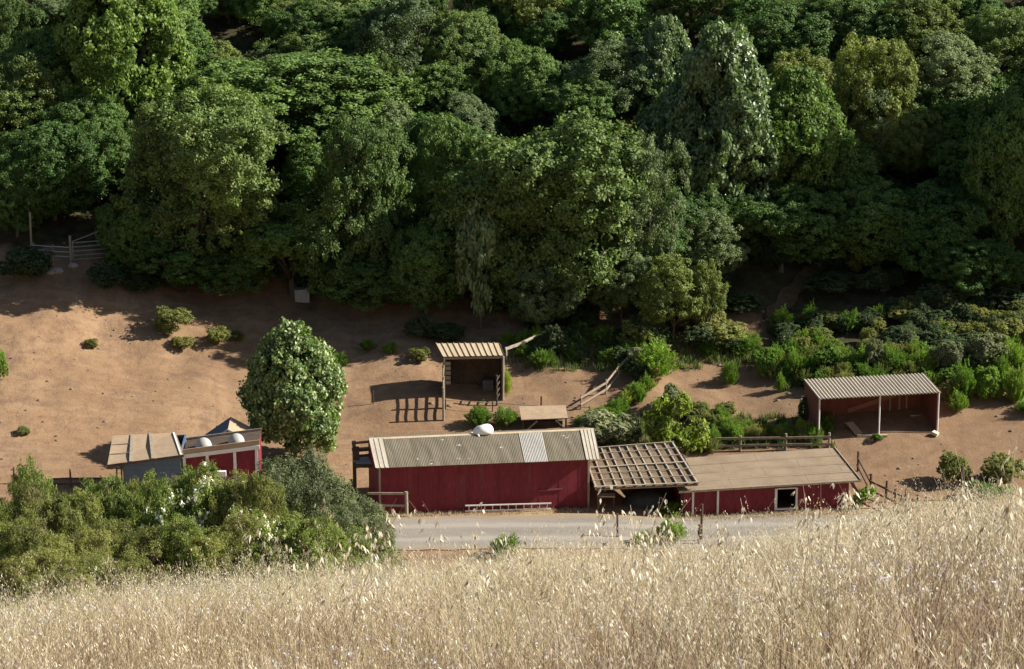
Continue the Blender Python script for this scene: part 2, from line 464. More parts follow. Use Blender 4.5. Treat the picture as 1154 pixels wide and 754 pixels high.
# ------------------------------------------------------------------ foliage prototypes
def unit(n, g):
    v = g.normal(size=(n, 3)); return v / np.linalg.norm(v, axis=1, keepdims=True)

def leaves(P, Nrm, L, W, g, tint, droop=0.0):
    """one kite-shaped leaf (or leaf spray) per point, lying across the normal Nrm"""
    n = len(P)
    t = unit(n, g); t[:, 2] -= droop
    t = t - Nrm * np.sum(t * Nrm, 1, keepdims=True)
    t /= np.linalg.norm(t, axis=1, keepdims=True) + 1e-9
    b = np.cross(Nrm, t)
    l = (L * g.uniform(.65, 1.35, n))[:, None]; w = (W * g.uniform(.65, 1.35, n))[:, None]
    V = np.stack([P - t * l * .5, P + b * w * .5 + t * l * .05, P + t * l * .5, P - b * w * .5 + t * l * .05], 1).reshape(-1, 3)
    Q = np.arange(n * 4).reshape(-1, 4)
    return V, Q, tint

def crown(name, seed, mat, n=30000, lobes=42, lobe_r=(.24, .40), leaf=(.045, .026), shape='oak', twigs=60, spread=.11, upn=.35, flowers=0, core=.12, gaps=.14, wamp=1.0, pale=.02):
    g = np.random.default_rng(seed)
    C = unit(lobes * 3, g)
    if shape == 'oak':
        C = C[C[:, 2] > -.85][:lobes]
        rad = g.uniform(.52, .76, len(C))[:, None]
        C = C * rad
    elif shape == 'ovoid':
        C = C[:lobes] * g.uniform(.4, .72, lobes)[:, None]
        k = 1.0 - .58 * C[:, 2] - .26 * C[:, 2] ** 2
        C[:, :2] *= k[:, None]
    elif shape == 'cone':
        C = C[:lobes] * g.uniform(.5, .78, lobes)[:, None]
        k = .82 - .85 * C[:, 2]
        C[:, :2] *= np.clip(k, .12, 1.25)[:, None]
    elif shape == 'bush':
        C = C[C[:, 2] > -.75][:lobes]
        C = C * g.uniform(.35, .74, len(C))[:, None]
    nl = len(C)
    r = g.uniform(*lobe_r, nl)
    if shape == 'cone': r *= np.clip(.95 - .45 * C[:, 2], .5, 1.2)
    # leaf clumps over every lobe
    T = unit(nl * twigs, g); li = np.repeat(np.arange(nl), twigs)
    out = C[li] / (np.linalg.norm(C[li], axis=1, keepdims=True) + 1e-6)
    T = T + out * .55 + np.array([0, 0, .15]); T /= np.linalg.norm(T, axis=1, keepdims=True)
    tip = C[li] + T * (r[li] * g.uniform(.66, 1.14, len(li)))[:, None]
    keep = np.ones(len(tip), bool)
    for k in range(nl):
        d = np.linalg.norm(tip - C[k], axis=1)
        keep &= ~((d < r[k] * .62) & (li != k))
    keep &= g.uniform(size=len(tip)) > gaps
    tip, T2 = tip[keep], T[keep]
    ti = g.integers(0, len(tip), n)
    cs = spread * g.uniform(.35, 1.35, len(tip))
    off = unit(n, g); off = off + T2[ti] * .55 + np.array([0, 0, .25]); off /= np.linalg.norm(off, axis=1, keepdims=True)
    rad = g.uniform(.25, 1.0, n) ** .5
    P = tip[ti] + off * (cs[ti] * rad)[:, None] * np.array([1, 1, .72]) + g.normal(size=(n, 3)) * spread * .28
    nr = off * .62 + T2[ti] * .35 + unit(n, g) * .85 + np.array([0, 0, upn]); nr /= np.linalg.norm(nr, axis=1, keepdims=True)
    tli = li[keep]
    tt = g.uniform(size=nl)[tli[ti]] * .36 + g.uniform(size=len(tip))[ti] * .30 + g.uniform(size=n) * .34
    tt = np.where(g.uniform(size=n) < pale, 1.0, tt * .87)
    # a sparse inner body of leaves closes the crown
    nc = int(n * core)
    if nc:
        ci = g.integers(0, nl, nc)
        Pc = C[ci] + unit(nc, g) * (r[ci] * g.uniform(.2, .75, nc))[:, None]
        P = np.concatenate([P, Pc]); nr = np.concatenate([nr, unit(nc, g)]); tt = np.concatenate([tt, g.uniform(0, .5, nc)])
    # uneven outline
    wc = unit(11, g); wa = g.uniform(-.24, .20, 11) * wamp
    def warp(X):
        dd = X / (np.linalg.norm(X, axis=1, keepdims=True) + 1e-6)
        f = 1 + np.exp(-(1 - dd @ wc.T) / .16) @ wa
        return X * f[:, None]
    P = warp(P); tip = warp(tip)
    V, Q, tt = leaves(P, nr, leaf[0], leaf[1], g, tt, .25)
    mats, midx = [mat], np.zeros(len(Q), np.int32)
    if flowers:
        fi = g.integers(0, len(tip), flowers)
        FP = tip[fi] + T2[fi] * .09 + g.normal(size=(flowers, 3)) * .012
        FP = np.repeat(FP, 5, 0) + g.normal(size=(flowers * 5, 3)) * .022
        fn = np.repeat(T2[fi], 5, 0) + unit(flowers * 5, g) * .5; fn /= np.linalg.norm(fn, axis=1, keepdims=True)
        V2, Q2, t2 = leaves(FP, fn, .042, .036, g, g.uniform(size=flowers * 5))
        Q = np.concatenate([Q, Q2 + len(V)]); V = np.concatenate([V, V2]); tt = np.concatenate([tt, t2])
        mats.append(M['petal']); midx = np.concatenate([midx, np.ones(len(Q2), np.int32)])
    return np_mesh(name, V, Q, mat, tt, mats, midx)

def feather(name, seed, mat, stems=260, sprays=70, leaf=(.07, .010), deadp=.05, wide=1.0):
    """broom-like bush: many upright arching stems set with narrow leaves; unit radius, height -1..1"""
    g = np.random.default_rng(seed)
    az = g.uniform(0, 6.283, stems); rr = np.sqrt(g.uniform(0, 1, stems))
    reach = rr * wide
    hgt = (1.75 + .25 * g.normal(size=stems) * .6) * np.sqrt(np.clip(1 - (rr * .88) ** 2, .12, 1))
    # knots of growth give uneven outline
    kn = unit(14, g); kk = np.stack([np.cos(az) * rr, np.sin(az) * rr, np.zeros(stems)], 1)
    for c in kn: hgt *= 1 + .13 * np.sign(c[2]) * np.exp(-np.sum((kk[:, :2] - c[:2]) ** 2, 1) / .06)
    n = stems * sprays
    si = np.repeat(np.arange(stems), sprays)
    t = np.sqrt(g.uniform(.05, 1, n))
    x = np.cos(az[si]) * reach[si] * (.25 + .75 * t ** 1.2); y = np.sin(az[si]) * reach[si] * (.25 + .75 * t ** 1.2)
    z = -1 + hgt[si] * t
    P = np.stack([x, y, z], 1) + g.normal(size=(n, 3)) * .045 * (1.1 - .5 * t)[:, None]
    dr = np.stack([np.cos(az[si]) * .55, np.sin(az[si]) * .55, np.full(n, .9)], 1) + g.normal(size=(n, 3)) * .45
    dr /= np.linalg.norm(dr, axis=1, keepdims=True)
    b = np.cross(dr, unit(n, g)); b /= np.linalg.norm(b, axis=1, keepdims=True) + 1e-9
    l = (leaf[0] * g.uniform(.6, 1.4, n))[:, None]; w = (leaf[1] * g.uniform(.7, 1.4, n))[:, None]
    V = np.stack([P - dr * l * .5, P + b * w * .5, P + dr * l * .5, P - b * w * .5], 1).reshape(-1, 3)
    dead = g.uniform(size=stems) < deadp
    tt = g.uniform(size=stems)[si] * .5 + g.uniform(size=n) * .43
    midx = dead[si].astype(np.int32)
    return np_mesh(name, V, np.arange(n * 4).reshape(-1, 4), mat, tt, [mat, M['dead']], midx)

def trunk_mesh(name, seed, mat, limbs=7, r0=.07, bare=.35):
    """unit tree: height 1 to the crown's top, crown radius 1"""
    g = random.Random(seed); mb = MB()
    lean = Vector((g.uniform(-.1, .1), g.uniform(-.1, .1), 0))
    mb.tube([(0, 0, -.06), (0, 0, .02), lean * .4 + Vector((0, 0, bare)), lean + Vector((.02, 0, .7))], [r0 * 1.35, r0, r0 * .75, r0 * .25], 9)
    for i in range(limbs):
        a = 6.283 * i / limbs + g.uniform(-.3, .3); z = bare * g.uniform(.75, 1.15)
        e = Vector((math.cos(a), math.sin(a), 0)) * g.uniform(.4, .7)
        s = lean * .4 * (z / bare) + Vector((0, 0, z))
        m = s.lerp(lean + e + Vector((0, 0, .75)), .5) + Vector((g.uniform(-.08, .08), g.uniform(-.08, .08), -.04))
        mb.tube([s, m, lean + e + Vector((0, 0, g.uniform(.62, .85)))], [r0 * .5, r0 * .34, r0 * .1], 6)
    me = bpy.data.meshes.new(name); me.from_pydata(mb.v, [], mb.f); me.materials.append(mat)
    me.polygons.foreach_set('use_smooth', [True] * len(me.polygons))
    return me

def add_twigs(me, seed, n):
    """bare and dead sprays standing out of a bush: thin straw coloured sprigs appended to the foliage"""
    g = np.random.default_rng(seed); me.materials.append(M['dead'])
    nv, nq = len(me.vertices), len(me.polygons)
    co = np.empty(nv * 3, np.float32); me.vertices.foreach_get('co', co); co = co.reshape(-1, 3)
    tt = np.empty(nq, np.float32); me.attributes['tint'].data.foreach_get('value', tt)
    mi = np.zeros(nq, np.int32)
    B = co[g.integers(0, nv, n)] * .9
    B = np.repeat(B, 26, 0); m = len(B)
    P = B + g.normal(size=(m, 3)) * .05 + np.array([0, 0, .03])
    d = B * .6 + np.array([0, 0, .8]) + g.normal(size=(m, 3)) * .5; d /= np.linalg.norm(d, axis=1, keepdims=True)
    b = np.cross(d, unit(m, g)); b /= np.linalg.norm(b, axis=1, keepdims=True)
    l, w = .045, .0045
    V = np.stack([P - d * l, P + b * w, P + d * l, P - b * w], 1).reshape(-1, 3)
    V = np.concatenate([co, V]); Q = np.arange(len(V)).reshape(-1, 4)
    mats = list(me.materials)
    PR[me.name.split('_leaves')[0]][-1] = np_mesh(me.name, V, Q, None, np.concatenate([tt, g.uniform(size=m)]), mats, np.concatenate([mi, np.full(m, 1, np.int32)]))

PR = {}
def proto(key, fn, *a, **k): PR.setdefault(key, []).append(fn(key + '_leaves', *a, **k))
for i in range(3):
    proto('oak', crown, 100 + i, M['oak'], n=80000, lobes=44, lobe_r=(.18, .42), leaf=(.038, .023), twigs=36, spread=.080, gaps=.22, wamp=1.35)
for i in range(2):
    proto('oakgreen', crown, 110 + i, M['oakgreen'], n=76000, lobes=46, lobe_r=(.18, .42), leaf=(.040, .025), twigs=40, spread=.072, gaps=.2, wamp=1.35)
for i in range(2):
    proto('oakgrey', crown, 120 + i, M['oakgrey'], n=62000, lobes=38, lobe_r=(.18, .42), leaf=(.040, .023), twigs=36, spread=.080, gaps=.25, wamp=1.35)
proto('oakyellow', crown, 130, M['oakyellow'], n=44000, lobes=32, leaf=(.052, .03), twigs=30, spread=.095)
proto('oakyellow', crown, 131, M['oakyellow'], n=44000, lobes=30, leaf=(.052, .03), twigs=30, spread=.095)
proto('oaksmall', crown, 140, M['oakyellow'], n=26000, lobes=20, lobe_r=(.26, .44), leaf=(.066, .036), twigs=26, spread=.11, gaps=.25)
proto('oaksmall', crown, 141, M['oakgrey'], n=22000, lobes=22, lobe_r=(.26, .44), leaf=(.066, .036), twigs=26, spread=.11)
for i in range(2):
    proto('poplar', crown, 150 + i, M['poplar'], n=52000, lobes=44, lobe_r=(.22, .36), leaf=(.056, .036), shape='ovoid', twigs=32, spread=.085, upn=.15)
proto('freshcone', crown, 157, M['fresh'], n=60000, lobes=56, lobe_r=(.2, .34), leaf=(.052, .034), shape='cone', twigs=36, spread=.075, upn=.1, wamp=.35)
proto('sapling', crown, 155, M['lime'], n=7000, lobes=18, lobe_r=(.2, .36), leaf=(.13, .07), shape='ovoid', twigs=20, spread=.12)
proto('silver', crown, 160, M['silver'], n=60000, lobes=60, lobe_r=(.2, .34), leaf=(.06, .03), shape='cone', twigs=34, spread=.075, upn=.1, wamp=.5)
proto('silversmall', crown, 162, M['silver'], n=6000, lobes=18, lobe_r=(.2, .36), leaf=(.17, .075), shape='ovoid', twigs=20, spread=.12, upn=.1)
proto('hero', crown, 170, M['hero'], n=52000, lobes=64, lobe_r=(.20, .32), leaf=(.058, .044), shape='ovoid', twigs=36, spread=.075, upn=.1, core=.25, gaps=.05, wamp=.35, pale=.20)
for i, m in enumerate(('brush', 'brushgreen', 'sage', 'lime', 'darkbrush')):
    for k in range(2):
        proto('sh_' + m, crown, 200 + 10 * i + k, M[m], n=9000, lobes=20, lobe_r=(.26, .46), leaf=(.12, .05), shape='bush', twigs=34, spread=.09)
proto('fe_green', feather, 300, M['brushgreen'], stems=150, sprays=50, leaf=(.16, .028))
proto('fe_green', feather, 301, M['brushgreen'], stems=120, sprays=50, leaf=(.17, .03), wide=.9)
proto('fe_lime', feather, 302, M['lime'], stems=110, sprays=50, leaf=(.16, .028))
proto('fe_brush', feather, 303, M['brush'], stems=130, sprays=50, leaf=(.15, .026), deadp=.15)
for k in range(3):
    proto('fg_brush', crown, 310 + k, M['brush'], n=70000, lobes=30, lobe_r=(.24, .44), leaf=(.050, .013), shape='bush', twigs=44, spread=.085, upn=.0, core=.08, wamp=.55)
    add_twigs(PR['fg_brush'][-1], 350 + k, 160 + 60 * k)
for k in range(2):
    proto('fg_green', crown, 320 + k, M['hedge'], n=70000, lobes=30, lobe_r=(.24, .44), leaf=(.052, .014), shape='bush', twigs=44, spread=.085, upn=.0, core=.08, wamp=.55)
    add_twigs(PR['fg_green'][-1], 360 + k, 110)
proto('fg_flower', crown, 330, M['hedge'], n=52000, lobes=36, lobe_r=(.22, .38), leaf=(.044, .022), shape='bush', twigs=36, spread=.08, flowers=800, wamp=.55)
proto('fg_flower', crown, 331, M['brush'], n=52000, lobes=36, lobe_r=(.22, .38), leaf=(.044, .022), shape='bush', twigs=36, spread=.08, flowers=420, wamp=.55)
proto('fg_sage', crown, 340, M['sage'], n=70000, lobes=40, lobe_r=(.2, .36), leaf=(.042, .012), shape='bush', twigs=44, spread=.075, wamp=.55)
TRUNK = [trunk_mesh('trunk', 1, M['bark']), trunk_mesh('trunk', 2, M['bark'], 6, .06, .3), trunk_mesh('trunk', 3, M['bark'], 8, .075, .25)]
PALE_TRUNK = trunk_mesh('trunk', 4, M['palebark'], 5, .05, .4)
STEM = [trunk_mesh('stem', 7, M['bark'], 7, .04, .12), trunk_mesh('stem', 8, M['bark'], 9, .035, .1)]
_cnt = {}
def link(name, me, parent):
    o = bpy.data.objects.new(name, me); COL.objects.link(o); o.parent = parent; return o

def pick(kind, v=None):
    _cnt[kind] = _cnt.get(kind, -1) + 1
    return PR[kind][(_cnt[kind] if v is None else v) % len(PR[kind])]

def place_crown(name, p, R, RZ, hc, kind, label, cat, group=None, trunk=None, leafname='crown', trunkname='trunk', v=None, spin=None):
    root = empty(name, p, 0, label, cat, group)
    c = link(leafname, pick(kind, v), root)
    c.location = (0, 0, hc); c.scale = (R, R * random.uniform(.92, 1.08), RZ)
    c.rotation_euler = (0, 0, random.uniform(0, 6.28) if spin is None else spin)
    t = link(trunkname, trunk or random.choice(TRUNK), root)
    t.scale = (R * .8, R * .8, hc + RZ * .75)
    return root

def tree(cx, cy, rx, ry, kind, label, k=1.06, name='tree', cat='tree', group=None, trunk=None, base=None, v=None):
    bpy_ = base if base is not None else cy + ry * k
    p = at(cx, bpy_, 0, 150)
    s = scale_at(p)
    R = rx / s
    rz2 = (ry / s) ** 2 - (.27 * R) ** 2
    RZ = math.sqrt(max(rz2, (.45 * ry / s) ** 2)) / .96
    hc = max((bpy_ - cy) / s / .96, RZ * .8)
    p.z = float(terrain(p.x, p.y)) - .05
    return place_crown(name, p, R, RZ, hc, kind, label, cat, group, trunk, v=v)

def shrub(cx, cy, rx, ry, kind, label, name='shrub', cat='shrub', group=None, Y=None, v=None):
    """a bush whose foot meets the ground; with Y its foot is at that distance and only its top is given"""
    if Y is None:
        p = at(cx, cy + ry * .96, 0, 138)
        s = scale_at(p); R = rx / s; RZ = max(ry / s, .25 * R); hc = RZ * .92
    else:
        q = at_y(cx, cy - ry, Y); g = float(terrain(q.x, Y)); s = scale_at(q)
        R = rx / s; RZ = (q.z - g) / 2; hc = RZ * .98; p = Vector((q.x, Y, g))
    p.z = float(terrain(p.x, p.y)) - .03
    return place_crown(name, p, R, RZ, hc, kind, label, cat, group, random.choice(STEM), 'foliage', 'stem', v=v)
# ------------------------------------------------------------------ frames for buildings
class Frame:
    """a building's own axes: x along its front, y into its depth; px() reads a photograph point on the plane y = d"""
    def __init__(s, p, rz):
        s.p = Vector(p); s.rz = rz
        s.X = Vector((math.cos(rz), math.sin(rz), 0)); s.Y = Vector((-math.sin(rz), math.cos(rz), 0))
    def px(s, px, py, d=0.0):
        r = ray(px, py); q = s.p + s.Y * d; o = Vector((0, 0, CAMZ))
        t = (q - o).dot(s.Y) / r.dot(s.Y)
        w = o + r * t - s.p
        return Vector((w.dot(s.X), w.dot(s.Y), w.z))
    def world(s, v): return s.p + s.X * v[0] + s.Y * v[1] + Vector((0, 0, v[2]))
    def g(s, x, y):
        w = s.world((x, y, 0)); return float(terrain(w.x, w.y)) - s.p.z
    def root(s, name, label, cat, group=None): return empty(name, s.p, s.rz, label, cat, group)

def bil(c, u, v):
    return (c[0] * (1 - u) + c[1] * u) * (1 - v) + (c[3] * (1 - u) + c[2] * u) * v

def sheet(mb, c, nx, prof, ny=1, th=.02):
    """roof sheet over the corners c (front-left, front-right, back-right, back-left); prof(u) lifts it off its plane"""
    c = [Vector(q) for q in c]
    n = (c[1] - c[0]).cross(c[3] - c[0]).normalized()
    b0 = len(mb.v)
    for j in range(ny + 1):
        for i in range(nx + 1):
            mb.v.append(tuple(bil(c, i / nx, j / ny) + n * prof(i / nx)))
    W = nx + 1
    for j in range(ny):
        for i in range(nx): mb.f.append((b0 + j * W + i, b0 + j * W + i + 1, b0 + (j + 1) * W + i + 1, b0 + (j + 1) * W + i))
    b1 = len(mb.v)
    for j in range(ny + 1):
        for i in range(nx + 1): mb.v.append(tuple(bil(c, i / nx, j / ny) + n * (prof(i / nx) - th)))
    for j in range(ny):
        for i in range(nx): mb.f.append((b1 + j * W + i, b1 + (j + 1) * W + i, b1 + (j + 1) * W + i + 1, b1 + j * W + i + 1))
    for i in range(nx):
        mb.f.append((b0 + i, b1 + i, b1 + i + 1, b0 + i + 1))
        k = ny * W; mb.f.append((b0 + k + i, b0 + k + i + 1, b1 + k + i + 1, b1 + k + i))
    for j in range(ny):
        mb.f.append((b0 + j * W, b0 + (j + 1) * W, b1 + (j + 1) * W, b1 + j * W))
        k = nx; mb.f.append((b0 + j * W + k, b1 + j * W + k, b1 + (j + 1) * W + k, b0 + (j + 1) * W + k))
    return mb

def sub(c, u0, u1, lift=0.0, v0=0, v1=1):
    c = [Vector(q) for q in c]; n = (c[1] - c[0]).cross(c[3] - c[0]).normalized() * lift
    return [bil(c, u0, v0) + n, bil(c, u1, v0) + n, bil(c, u1, v1) + n, bil(c, u0, v1) + n]

def wave(n, amp): return lambda u: amp * math.sin(2 * math.pi * n * u)
def ribs(n, h, frac=.14):
    def f(u):
        t = (u * n) % 1.0
        return h if t < frac or t > 1 - frac * .02 else 0
    return f
def slab(mb, c, th=.06):
    c = [Vector(q) for q in c]; n = (c[1] - c[0]).cross(c[3] - c[0]).normalized() * th
    return mb.hexa([q - n for q in c] + list(c))

def fence(name, pts, rails, post_h, label, post_r=.06, rail_w=.035, rail_h=.12, mat='timber', postmat=None, group=None, skip=(), rail_off=.07, sag=.03, cat='fence', extra=.1):
    """posts at ground points pts, rails at the given heights between neighbours"""
    p0 = pts[0]
    root = empty(name, p0, 0, label, cat, group)
    pm = M[postmat or mat]
    tops = []
    for i, p in enumerate(pts):
        q = p - p0; h = post_h * random.uniform(.94, 1.08)
        ln = Vector((random.uniform(-.04, .04), random.uniform(-.04, .04), 0))
        if i not in skip:
            MB().tube([q + Vector((0, 0, -.3)), q + ln * .5 + Vector((0, 0, h * .5)), q + ln + Vector((0, 0, h))], [post_r * 1.05, post_r, post_r * .92], 7).build('post', pm, root)
    for i in range(len(pts) - 1):
        a, b = pts[i] - p0, pts[i + 1] - p0
        d = (b - a).normalized(); nn = Vector((d.y, -d.x, 0)) * rail_off
        for h in rails:
            a1 = a + Vector((0, 0, h + random.uniform(-sag, sag))) + nn - d * extra; b1 = b + Vector((0, 0, h + random.uniform(-sag, sag))) + nn + d * extra
            MB().bar(a1, b1, rail_w, rail_h).build('rail', M[mat], root)
    return root

def post(px, py, h, label, r=.06, mat='darktimber', group=None, lean=0, y0=140):
    p = at(px, py, 0, y0)
    return tag(put(MB().tube([(0, 0, -.3), (lean * .5, 0, h * .5), (lean, .02, h)], [r * 1.1, r, r * .95], 8).build('fence_post', M[mat]), p), label, 'post', group)

def put(o, p, rz=0):
    o.location = p; o.rotation_euler = (0, 0, rz); return o

# ------------------------------------------------------------------ long red barn
fr = Frame(at_y(425, 579, 162.1), R_(12))
fr.p.z = float(terrain(fr.p.x, fr.p.y))
b = fr.root('barn', 'long low dark red barn with a weathered corrugated roof, left of the lattice roof', 'barn')
RFL, RFR = fr.px(424, 527.5, -.72), fr.px(675.5, 517.5, -.72)
RBL, RBR = fr.px(416.5, 494.5, 2.7), fr.px(668.5, 483.5, 2.7)
zE = (RFL.z + RFR.z) / 2; zR = (RBL.z + RBR.z) / 2
x0, x1 = RFL.x + .30, fr.px(663, 540, 0).x
zl, zr = RFL.z - .04, RFR.z - .04
D = 4.0
mb = MB()
mb.hexa([(x0, 0, -1.2), (x1, 0, -1.2), (x1, .12, -1.2), (x0, .12, -1.2), (x0, 0, zl), (x1, 0, zr), (x1, .12, zr), (x0, .12, zl)])
mb.hexa([(x0, D - .12, -1.2), (x1, D - .12, -1.2), (x1, D, -1.2), (x0, D, -1.2), (x0, D - .12, zl + .25), (x1, D - .12, zr + .25), (x1, D, zr + .25), (x0, D, zl + .25)])
for x, zz, zp, s in ((x0, zl, RBL.z, 1), (x1, zr, RBR.z, -1)):
    xa, xb = sorted((x, x + .12 * s))
    a = [(0.125, -1.2), (D - .125, -1.2), (D - .125, zz + .25), (2.7, zp - .08), (.125, zz + .02)]
    n = len(mb.v); mb.v += [(xa, q[0], q[1]) for q in a] + [(xb, q[0], q[1]) for q in a]
    mb.f += [(n, n + 4, n + 3, n + 2, n + 1), (n + 5, n + 6, n + 7, n + 8, n + 9)] + [(n + i, n + (i + 1) % 5, n + 5 + (i + 1) % 5, n + 5 + i) for i in range(5)]
# vertical cover strips of the boarding
k = x0 + 1.1
while k < x1:
    u = (k - x0) / (x1 - x0); mb.box(k - .012, k + .012, -.010, -.001, -.9, zl * (1 - u) + zr * u - .06); k += 1.22
mb.build('wall', M['red'], b)
rc = [RFL, RFR, RBR, RBL]
back = [RBL, RBR, RBR + Vector((0, 1.6, (RFR.z - RBR.z) * .5)), RBL + Vector((0, 1.6, (RFL.z - RBL.z) * .5))]
mb = MB(); sheet(mb, rc, 560, wave(140, .010), 2); sheet(mb, back, 280, wave(140, .014), 1)
roof = mb.build('roof', M['rust'], b, smooth=False)
cap = MB()
for a, q in ((RBL, RBR),):
    cap.hexa([a + Vector((-.02, -.15, -.035)), q + Vector((.02, -.15, -.035)), q + Vector((.02, 0, .03)), a + Vector((-.02, 0, .03)),
              a + Vector((-.02, -.15, -.005)), q + Vector((.02, -.15, -.005)), q + Vector((.02, 0, .06)), a + Vector((-.02, 0, .06))])
    cap.hexa([a + Vector((-.02, .004, .028)), q + Vector((.02, .004, .028)), q + Vector((.02, .16, -.03)), a + Vector((-.02, .16, -.03)),
              a + Vector((-.02, .004, .058)), q + Vector((.02, .004, .058)), q + Vector((.02, .16, 0)), a + Vector((-.02, .16, 0))])
cap.build('ridge_cap', M['tansheet'], roof)
sheet(MB(), sub(rc, -.003, .060, .024, -.01, .99), 96, ribs(4, .028, .2), 1).build('roof_sheet', M['greysheet'], roof, label='pale ribbed sheet along the left edge of the roof') if False else None
def add_sheet(c, nx, prof, mat, label):
    m_ = MB(); sheet(m_, c, nx, prof, 1); return m_.build('roof_sheet', M[mat], roof, label=label)
add_sheet(sub(rc, -.004, .060, .026, -.012, .985), 96, ribs(3, .03, .22), 'palesheet', 'pale ribbed sheet along the left edge')
add_sheet(sub(rc, .661, .767, .022, -.012, .985), 120, wave(15, .014), 'whitesheet', 'single whitish sheet among the brown ones')
add_sheet(sub(rc, .940, 1.004, .026, -.012, .985), 96, ribs(4, .03, .2), 'palesheet', 'pale ribbed sheet along the right edge')
for x, zz in ((x0, zl), (x1, zr)):
    MB().box(x - .05, x + .07, -.05, -.012, -1, zz - .03).build('corner_board', M['timber'], b)
h1 = fr.px(606, 553, -.012); h2 = fr.px(634, 551, -.012)
MB().hexa([(h1.x, -.05, h1.z - .04), (h2.x, -.05, h2.z - .04), (h2.x, -.014, h2.z - .04), (h1.x, -.014, h1.z - .04), (h1.x, -.05, h1.z + .05), (h2.x, -.05, h2.z + .05), (h2.x, -.014, h2.z + .05), (h1.x, -.014, h1.z + .05)]).build('wall_plank', M['redbrown'], b)
# boards replaced over the years, not quite the same red
for u_, w_, zb_, zt_ in ((.13, .3, -.3, .97), (.36, .6, .0, .72), (.47, .3, -.3, .97), (.70, .28, -.3, .9)):
    X_ = x0 + (x1 - x0) * u_; Z_ = zl * (1 - u_) + zr * u_ - .06
    MB().box(X_ + .02, X_ + .02 + w_, -.008, -.0015, max(zb_, -.6), Z_ * zt_).build('patch_board', M['redworn'], b)
BARN = fr

# ladder lying on its side against the barn foot
a, q = fr.px(524, 578, -.35), fr.px(621, 578, -.35)
lf = Frame(fr.world((a.x, -.35, fr.g(a.x, -.35) + .10)), fr.rz + math.atan2(0, 1))
Ln = q.x - a.x; dz = fr.g(q.x, -.35) - fr.g(a.x, -.35)
lad = lf.root('ladder', 'white ladder lying on edge along the foot of the long red barn', 'ladder')
for zz in (0.03, .40):
    MB().bar((0, -zz * .2, zz), (Ln, -zz * .2, zz + dz), .05, .07).build('rail', M['white'], lad)
for i in range(11):
    t = (i + .5) / 11
    MB().bar((Ln * t, 0, .03 + dz * t), (Ln * t, -.08, .40 + dz * t), .045, .045, (1, 0, 0)).build('rung', M['white'], lad)

# crumpled white sheeting on the ridge
def blob(name, mat, sx, sy, sz, seed, parent=None, nu=28, nv=16, rough=.28):
    g = np.random.default_rng(seed); C = unit(14, g); A = g.uniform(-1, 1, 14)
    vs, fs = [], []
    for j in range(nv + 1):
        th = math.pi * j / nv
        for i in range(nu):
            ph = 2 * math.pi * i / nu
            d = np.array([math.sin(th) * math.cos(ph), math.sin(th) * math.sin(ph), math.cos(th)])
            r = 1 + rough * float(np.sum(A * np.exp(-((1 - C @ d) / .18))))
            z = max(d[2] * r, -.3)
            vs.append((d[0] * r * sx, d[1] * r * sy, z * sz))
    for j in range(nv):
        for i in range(nu): fs.append((j * nu + i, (j + 1) * nu + i, (j + 1) * nu + (i + 1) % nu, j * nu + (i + 1) % nu))
    mb = MB(); mb.v, mb.f = vs, fs
    return mb.build(name, mat, parent, smooth=True)
t0 = fr.px(544, 481.5, 2.75)
rt = empty('plastic_sheet', fr.world((t0.x, 2.82, (RBL.z + RBR.z) / 2 + .14)), fr.rz, 'bundle of bright white sheeting heaped on the ridge of the red barn', 'sheeting')
blob('heap', M['plastic'], .56, .42, .42, 3, rt, rough=.3)
fl = MB(); fl.tube([(-.45, -.1, .05), (-.62, -.16, -.02), (-.72, -.2, .02)], [.10, .06, .02], 6).build('loose_corner', M['plastic'], rt)
fl = MB(); fl.tube([(-.30, -.25, -.05), (-.32, -.36, -.12), (-.3, -.45, -.2)], [.12, .08, .03], 6).build('loose_corner', M['plastic'], rt)

# ------------------------------------------------------------------ lattice-roofed lean-to
pb = fr.world((x1, -1.0, 0))
cf = Frame((pb.x, pb.y, float(terrain(pb.x, pb.y))), R_(6))
c = cf.root('open_lean_to', 'open lean-to with a grid of battens on its roof, between the two red buildings', 'lean-to')
CD = 5.2
q0, q1 = cf.px(671, 551, 0), cf.px(787, 546, 0)
q2 = cf.px(758, 499.5, CD); q3 = cf.px(656, 507.5, CD)
q3 = Vector((q3.x, CD, q3.z)); cc = [q0, q1, q2, q3]
slab(MB(), cc, .05).build('roof', M['deck'], c)
rf = [o for o in c.children if o.name.startswith('roof')][0]
NB = 11
for i in range(NB):
    u = i / (NB - 1); u = min(max(u, .006), .994)
    s_ = sub(cc, u, u, .055); w = random.uniform(.06, .075)
    off = random.uniform(-.012, .012)
    A0 = s_[0] + (cc[1] - cc[0]).normalized() * off * 6; A1 = s_[3] + (cc[2] - cc[3]).normalized() * off * 6
    if i in (0, NB - 1): MB().bar(s_[0], s_[3], .09, .14).build('batten', M['greybatten'], rf)
    else: MB().bar(A0, A1, w, .11).build('batten', M['greybatten'], rf)
for v, w in ((.01, .12), (.17, .05), (.34, .05), (.50, .13), (.67, .05), (.84, .05), (.99, .08)):
    s_ = sub(cc, -.012, 1.012, .135 if w < .1 else .120, v, v)
    MB().bar(s_[0], s_[1], w, .05).build('crosspiece', M['greybatten'], rf)
for (xx, yy) in ((q0.x + .25, .6), (q1.x - .9, .6), (q0.x + .3, CD - .4), (q1.x - .3, CD - .4)):
    u = (xx - q0.x) / (q1.x - q0.x); v = yy / CD
    top = bil([Vector(k) for k in cc], min(max(u, 0), 1), v).z - .06
    MB().box(xx - .06, xx + .06, yy - .06, yy + .06, -1.4, top).build('post', M['darktimber'], c)
s_ = sub(cc, 0, 1, -.11, .03, .03)
